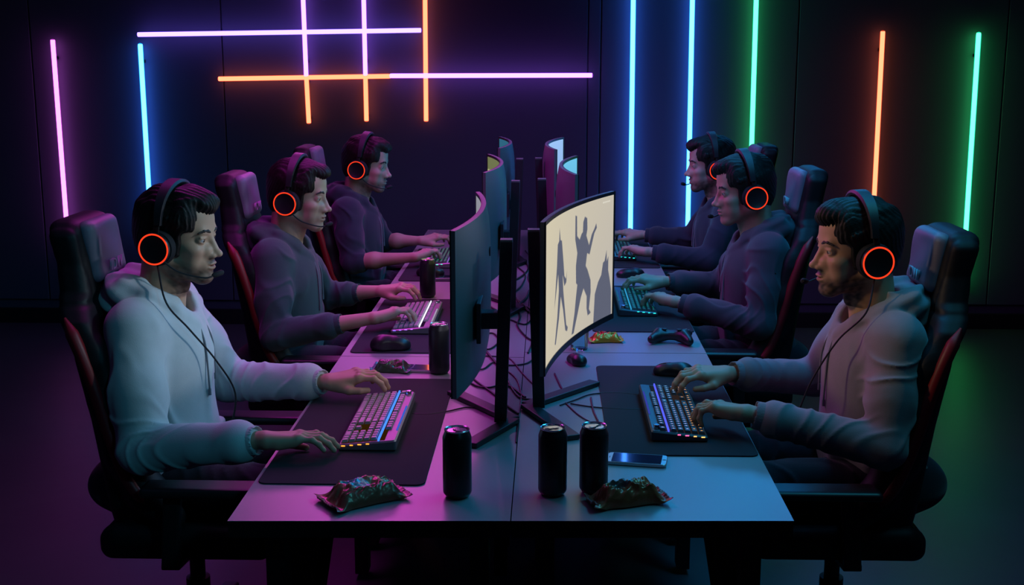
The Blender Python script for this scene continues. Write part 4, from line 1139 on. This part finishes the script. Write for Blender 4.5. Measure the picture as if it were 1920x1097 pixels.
# ================================================================== DRINK CANS
def make_can():
    t = thing('drink_can', (0, 0, 0), None, None)
    r = 0.0335; Hc = 0.163
    pr = [(0.0, 0.003), (0.022, 0.003), (0.0245, 0.0), (0.0265, 0.0015), (r - 0.001, 0.010), (r, 0.014), (r, Hc - 0.020), (r - 0.001, Hc - 0.016), (0.0285, Hc - 0.006), (0.0275, Hc - 0.004)]
    MB().lathe(pr, 48).build('can_body', M['can'], t, True)
    lid = MB().lathe([(0.0275, Hc - 0.0045), (0.0290, Hc - 0.003), (0.0292, Hc - 0.001), (0.0284, Hc), (0.0268, Hc - 0.001), (0.0262, Hc - 0.0045), (0.0235, Hc - 0.0050), (0.022, Hc - 0.0035), (0.0, Hc - 0.0033)], 48).build('lid', M['alu'], t, True)
    m = MB(); z = Hc - 0.0022
    m.prism(rrect(-0.0075, 0.0075, -0.002, 0.015, 0.006), z, z + 0.0012); m.prism(rrect(-0.0045, 0.0045, -0.012, 0.0, 0.003), z, z + 0.0012)
    m.build('pull_tab', M['alu'], lid)
    MB().prism(rrect(-0.008, 0.008, -0.020, -0.006, 0.006), Hc - 0.0033, Hc - 0.0029).build('opening', M['deskedge'], lid)
    return t
can0 = make_can()
for i, (x, y, rz, lb) in enumerate([(-.128, 2.652, 0.4, 'black drink can standing on the left front desk by the table seam'),
                               (.092, 2.672, -1.0, 'black drink can nearest the seam on the right front desk'),
                               (.188, 2.690, 2.4, 'black drink can beside the phone, touched by a snack bag'),
                               (-.268, 3.748, 1.1, 'dark can partly behind the front left monitor, beside a phone'),
                               (-.427, 4.978, 0.2, 'can behind the hands of the middle left man')]):
    c = can0 if i == 0 else copy_tree(can0)
    c.location = (x, y, 0.7402); c.rotation_euler = (0, 0, rz); tag(c, lb, 'drink can', 'black drink cans')

# ================================================================== SNACK BAGS
def snack_bag(x, y, rz, L, W, Hh, seed, pal, label, z=0.7402):
    rng = random.Random(seed); nu, nv = 90, 46; V = []; F = []; C = []
    P2 = np.zeros((nu + 1, nv + 1, 3), f32)
    for i in range(nu + 1):
        for j in range(nv + 1):
            P2[i, j] = (i / nu * 2 - 1, j / nv * 2 - 1, 0)
    u, v = P2[..., 0], P2[..., 1]
    n1 = nse(P2, 4.2, seed); n2 = nse(P2, 9.0, seed + 3); n3 = nse(P2, 21.0, seed + 7)
    ridge = (1 - 2 * np.abs(n1)) * 0.30 + (1 - 2 * np.abs(n2)) * 0.20 + (1 - 2 * np.abs(n3)) * 0.07
    end = np.clip((0.90 - np.abs(u)) / 0.35, 0, 1); end = end * end * (3 - 2 * end)
    side = np.sqrt(np.clip(1 - np.abs(v) ** 2.6, 0, 1))
    hgt = Hh * (0.06 + end * side * (0.72 + 0.55 * ridge))
    twist = 0.10 * n1 * (1 - end)
    X = u * L / 2 * (1 - 0.05 * n2); wid = W / 2 * (0.86 + 0.20 * (1 - end) + 0.10 * n1)
    Y = v * wid + 0.010 * n1
    lift = Hh * 0.30 * np.clip((np.abs(u) - 0.70) / 0.3, 0, 1) * (0.6 + 0.8 * n1 * n1) + 0.0012 * np.sin(v * 40) * (np.abs(u) > 0.9)
    Zt = hgt + lift + 0.001; Zb = np.minimum(lift + 0.0005 + 0.10 * Hh * (1 - side), Zt - 0.0006)
    for k, Z in enumerate((Zt, Zb)):
        for i in range(nu + 1):
            for j in range(nv + 1):
                V.append((float(X[i, j]), float(Y[i, j]), float(Z[i, j])))
                a = float(n1[i, j]) ; b = float(n2[i, j]); uu, vv = float(u[i, j]), float(v[i, j])
                c = pal[0]
                if abs(uu) > 0.88: c = pal[3]
                elif (uu + 0.15) ** 2 / 0.10 + (vv - 0.1) ** 2 / 0.25 < 1 + 0.4 * b: c = pal[1]
                elif vv + 0.5 * a < -0.35: c = pal[2]
                C.append(c)
    K = (nu + 1) * (nv + 1)
    for i in range(nu):
        for j in range(nv):
            a = i * (nv + 1) + j; q = (a, a + nv + 1, a + nv + 2, a + 1)
            F.append(q); F.append(tuple(K + w_ for w_ in q[::-1]))
    for i in range(nu):
        for j, fl in ((0, 1), (nv, -1)):
            a = i * (nv + 1) + j; b = a + nv + 1; q = (a, K + a, K + b, b); F.append(q if fl > 0 else q[::-1])
    for j in range(nv):
        for i, fl in ((0, -1), (nu, 1)):
            a = i * (nv + 1) + j; b = a + 1; q = (a, K + a, K + b, b); F.append(q if fl > 0 else q[::-1])
    o = mesh_np('snack_bag', V, F, M['foil'], None, True, cols=np.array(C), loc=(x, y, z)); o.rotation_euler = (0, 0, rz)
    tag(o, label, 'snack bag', 'crumpled snack bags')
snack_bag(-.345, 2.628, 0.62, 0.195, 0.125, 0.046, 3.1, [(.34, .15, .08), (.14, .30, .38), (.24, .09, .05), (.26, .13, .11)], 'crumpled brown foil snack bag with teal patch, near edge of the left desk')
snack_bag(.262, 2.625, 0.30, 0.185, 0.085, 0.052, 8.4, [(.42, .14, .06), (.20, .16, .16), (.40, .12, .05), (.28, .06, .06)], 'crumpled reddish-brown snack bag leaning at the foot of a can')
snack_bag(-.425, 3.775, -0.12, 0.130, 0.085, 0.034, 5.7, [(.10, .06, .05), (.20, .16, .15), (.05, .09, .05), (.12, .22, .28)], 'small crumpled snack bag between the hand of the man in white and a phone')
snack_bag(.285, 4.205, 0.10, 0.125, 0.070, 0.034, 2.2, [(.55, .03, .02), (.50, .04, .02), (.65, .32, .03), (.70, .40, .05)], 'red and yellow snack bag on the right middle desk')

# ================================================================== PHONES
def phone(x, y, rz, label, L=0.150, W=0.074):
    t = thing('smartphone', (x, y, 0.7402), label, 'phone', 'phones lying on the desks', rz)
    hl, hw = L / 2, W / 2; m = MB(); V = []; n = 0
    for z, i in ((0.0, 0.0015), (0.0015, 0), (0.0075, 0), (0.0090, 0.0012)):
        r_ = rrect(-hl + i, hl - i, -hw + i, hw - i, 0.011, 6); n = len(r_); V += [(a, b, z) for a, b in r_]
    F = [tuple(range(n - 1, -1, -1)), tuple(3 * n + k for k in range(n))]
    for r in range(3):
        for k in range(n): F.append((r * n + k, r * n + (k + 1) % n, (r + 1) * n + (k + 1) % n, (r + 1) * n + k))
    m.add(V, F); m.build('phone_case', M['phone_frame'], t, angle=30)
    MB().prism(rrect(-hl + 0.013, hl - 0.013, -hw + 0.0035, hw - 0.0035, 0.002), 0.0090, 0.0095).build('phone_screen', M['glass'], t)
    MB().lathe([(0, 0.0090), (0.0048, 0.0090), (0.0046, 0.0093), (0.0036, 0.0091), (0, 0.0091)], 24, (hl - 0.0068, 0, 0)).build('home_button', M['shell'], t, True)
    MB().box((-hl + 0.0065, 0, 0.0092), (0.0008, 0.006, 0.0002)).build('earpiece', M['deskedge'], t)
phone(.305, 2.905, -0.16, 'white-framed phone lying beside a can on the right front desk, reflecting a blue tube')
phone(-.335, 3.785, -0.08, 'phone lying by the half-hidden can, reflecting an orange tube', L=0.14)
phone(-.395, 5.405, 0.10, 'phone lying before the mouse of the farthest man on the left')

# ================================================================== GAME CONTROLLER
t = thing('game_controller', (.520, 4.195, 0.7402), 'black game controller lying on the right middle desk near its edge', 'game controller', None, -0.20)
ops = [('u', 0, rbox((0, 0, .026), (.050, .028, .015), .013)), ('u', .02, cap((-.045, -.008, .026), (-.066, -.050, .018), .024, .015)), ('u', .02, cap((.045, -.008, .026), (.066, -.050, .018), .024, .015)),
       ('u', .01, ell((-.045, .012, .034), (.026, .024, .010))), ('u', .01, ell((.045, .012, .034), (.026, .024, .010))), ('u', .008, cap((-.060, .028, .028), (-.030, .034, .028), .009)), ('u', .008, cap((.030, .034, .028), (.060, .028, .028), .009))]
V, F = surf(ops, 0.0028); mesh_np('controller_shell', V, F, M['plastic'], t)
for px, py in ((-.026, -.012), (.026, -.012)):
    MB().lathe([(0, 0), (.006, 0), (.005, .006), (.009, .008), (.0095, .011), (.007, .012), (0, .0105)], 24, (px, py, .040)).build('thumbstick', M['cable'], t, True)
for k in range(4):
    a = PI / 2 * k
    MB().lathe([(0, 0), (.0045, 0), (.0042, .003), (0, .0036)], 16, (.047 + .010 * math.cos(a), .013 + .010 * math.sin(a), .0425)).build('face_button', M['shell'], t, True)
MB().box((-.047, .013, .044), (.010, .0032, .002), .001).box((-.047, .013, .044), (.0032, .010, .0021), .001).build('direction_pad', M['shell'], t)

# ================================================================== GLASS TUMBLER
gm = bpy.data.materials.new('tumbler_glass'); gm.use_nodes = True
b_ = gm.node_tree.nodes['Principled BSDF']; b_.inputs['Base Color'].default_value = (0.55, 0.95, 0.95, 1); b_.inputs['Roughness'].default_value = 0.04  # teal tint is in the glass colour itself
b_.inputs['Transmission Weight'].default_value = 1.0; b_.inputs['IOR'].default_value = 1.45
o = MB().lathe([(0, 0.0), (.028, 0.0), (.030, .003), (.034, .085), (.0335, .086), (.0325, .085), (.028, .008), (0, .007)], 40).build('glass_tumbler', gm, None, True, loc=(.188, 4.085, 0.7403))
tag(o, 'clear teal-tinted glass tumbler standing below the cream screen', 'glass')

# ================================================================== CABLES
_rot = cam.rotation_euler.to_matrix()
def on_desk(px, py, z=0.7440):
    """point of the desk plane that the photograph shows at this pixel"""
    d = _rot @ Vector(((px - 960) / 2265, -(py - 548.5) / 2265, -1)); k = (z - CAM.z) / d.z
    return Vector((CAM.x + d.x * k, CAM.y + d.y * k, z))
def cable(pix, r, label, zs=None):
    P = []
    for i, q in enumerate(pix):
        z = 0.7403 + r + (q[2] if len(q) > 2 else 0.0005)
        P.append(on_desk(q[0], q[1], z))
    c = P[0].copy(); c.z = 0.7403
    o = MB().tube([p - c for p in crom(P, 8)], r, 8).build('cable', M['cable'], None, True, loc=c)
    tag(o, label, 'cable', 'black cables along the desk seam')
cable([(772, 776), (805, 777), (840, 771), (875, 764), (912, 766)], 0.0022, 'thin black cable from the front left keyboard to the monitor foot')
cable([(1200, 741), (1160, 737), (1110, 739), (1078, 750), (1050, 760)], 0.0022, 'upper one of the two thin cables behind the glowing blue keyboard')
cable([(1206, 768), (1160, 767), (1110, 763), (1070, 757)], 0.0022, 'lower one of the two thin cables behind the glowing blue keyboard')
cable([(1108, 745), (1113, 770), (1124, 795), (1130, 820)], 0.0024, 'short cable dropping from the right foot of the cream monitor toward a can')
cable([(1060, 755), (1085, 778), (1110, 792), (1134, 795)], 0.0018, 'faint thin cable on the desk left of the phone')
cable([(866, 683), (870, 705), (890, 722), (915, 727), (950, 722), (985, 745)], 0.0034, 'thick cable looping beneath the front left monitor')
cable([(872, 690), (890, 712), (925, 738), (950, 760), (972, 776)], 0.0032, 'thick cable slanting from the front left monitor to its foot')
cable([(868, 697), (905, 692), (925, 680), (955, 685), (985, 682), (1002, 672)], 0.0026, 'wavy cable crossing the seam behind the front left column')
cable([(945, 690), (968, 710), (977, 735), (977, 750), (972, 790), (968, 830)], 0.0022, 'cable curving down onto the table seam')
cable([(948, 700), (958, 725), (975, 745), (1000, 750), (1030, 755)], 0.0030, 'cable knotted between the two front columns')
cable([(890, 628), (905, 650), (928, 678), (948, 700)], 0.0040, 'thick cable behind the front left screen, seen beside its column')
cable([(885, 610), (905, 602), (930, 592), (960, 580), (985, 560), (992, 545)], 0.0045, 'heavy cable rising toward the rear between the columns')
cable([(960, 540), (966, 558), (985, 575), (1000, 600), (998, 640), (990, 662)], 0.0030, 'cable wandering along the seam left of the cream screen')
cable([(962, 560), (975, 590), (970, 610), (985, 630), (1000, 640)], 0.0032, 'curled cable in the tangle behind the middle columns')
cable([(955, 530), (975, 520), (990, 505), (985, 490), (975, 480)], 0.0040, 'cable in the rear part of the tangle')
cable([(970, 500), (985, 515), (978, 535), (965, 550), (975, 570), (992, 585)], 0.0035, 'looping cable in the middle of the tangle', )
cable([(900, 560), (915, 572), (935, 585), (950, 600)], 0.0042, 'thick cable end seen through the gap under the left monitor arm')
cable([(1040, 700), (1060, 735), (1085, 728), (1115, 722)], 0.0026, 'cable running along the far foot of the cream monitor')
cable([(985, 470), (998, 490), (990, 520), (1002, 545)], 0.0030, 'cable at the rear end of the tangle, next to the far columns')
cable([(900, 640), (915, 655), (935, 640), (925, 625), (905, 630), (895, 650)], 0.0030, 'cable rolled into a small loop behind the front left screen')
cable([(958, 600), (985, 608), (1000, 590), (985, 575), (962, 585)], 0.0030, 'cable bent into an open ring between the columns')
cable([(895, 668), (925, 668), (955, 672), (980, 700), (1000, 720)], 0.0020, 'thin cable lying beside the desk joint, passing behind the columns')
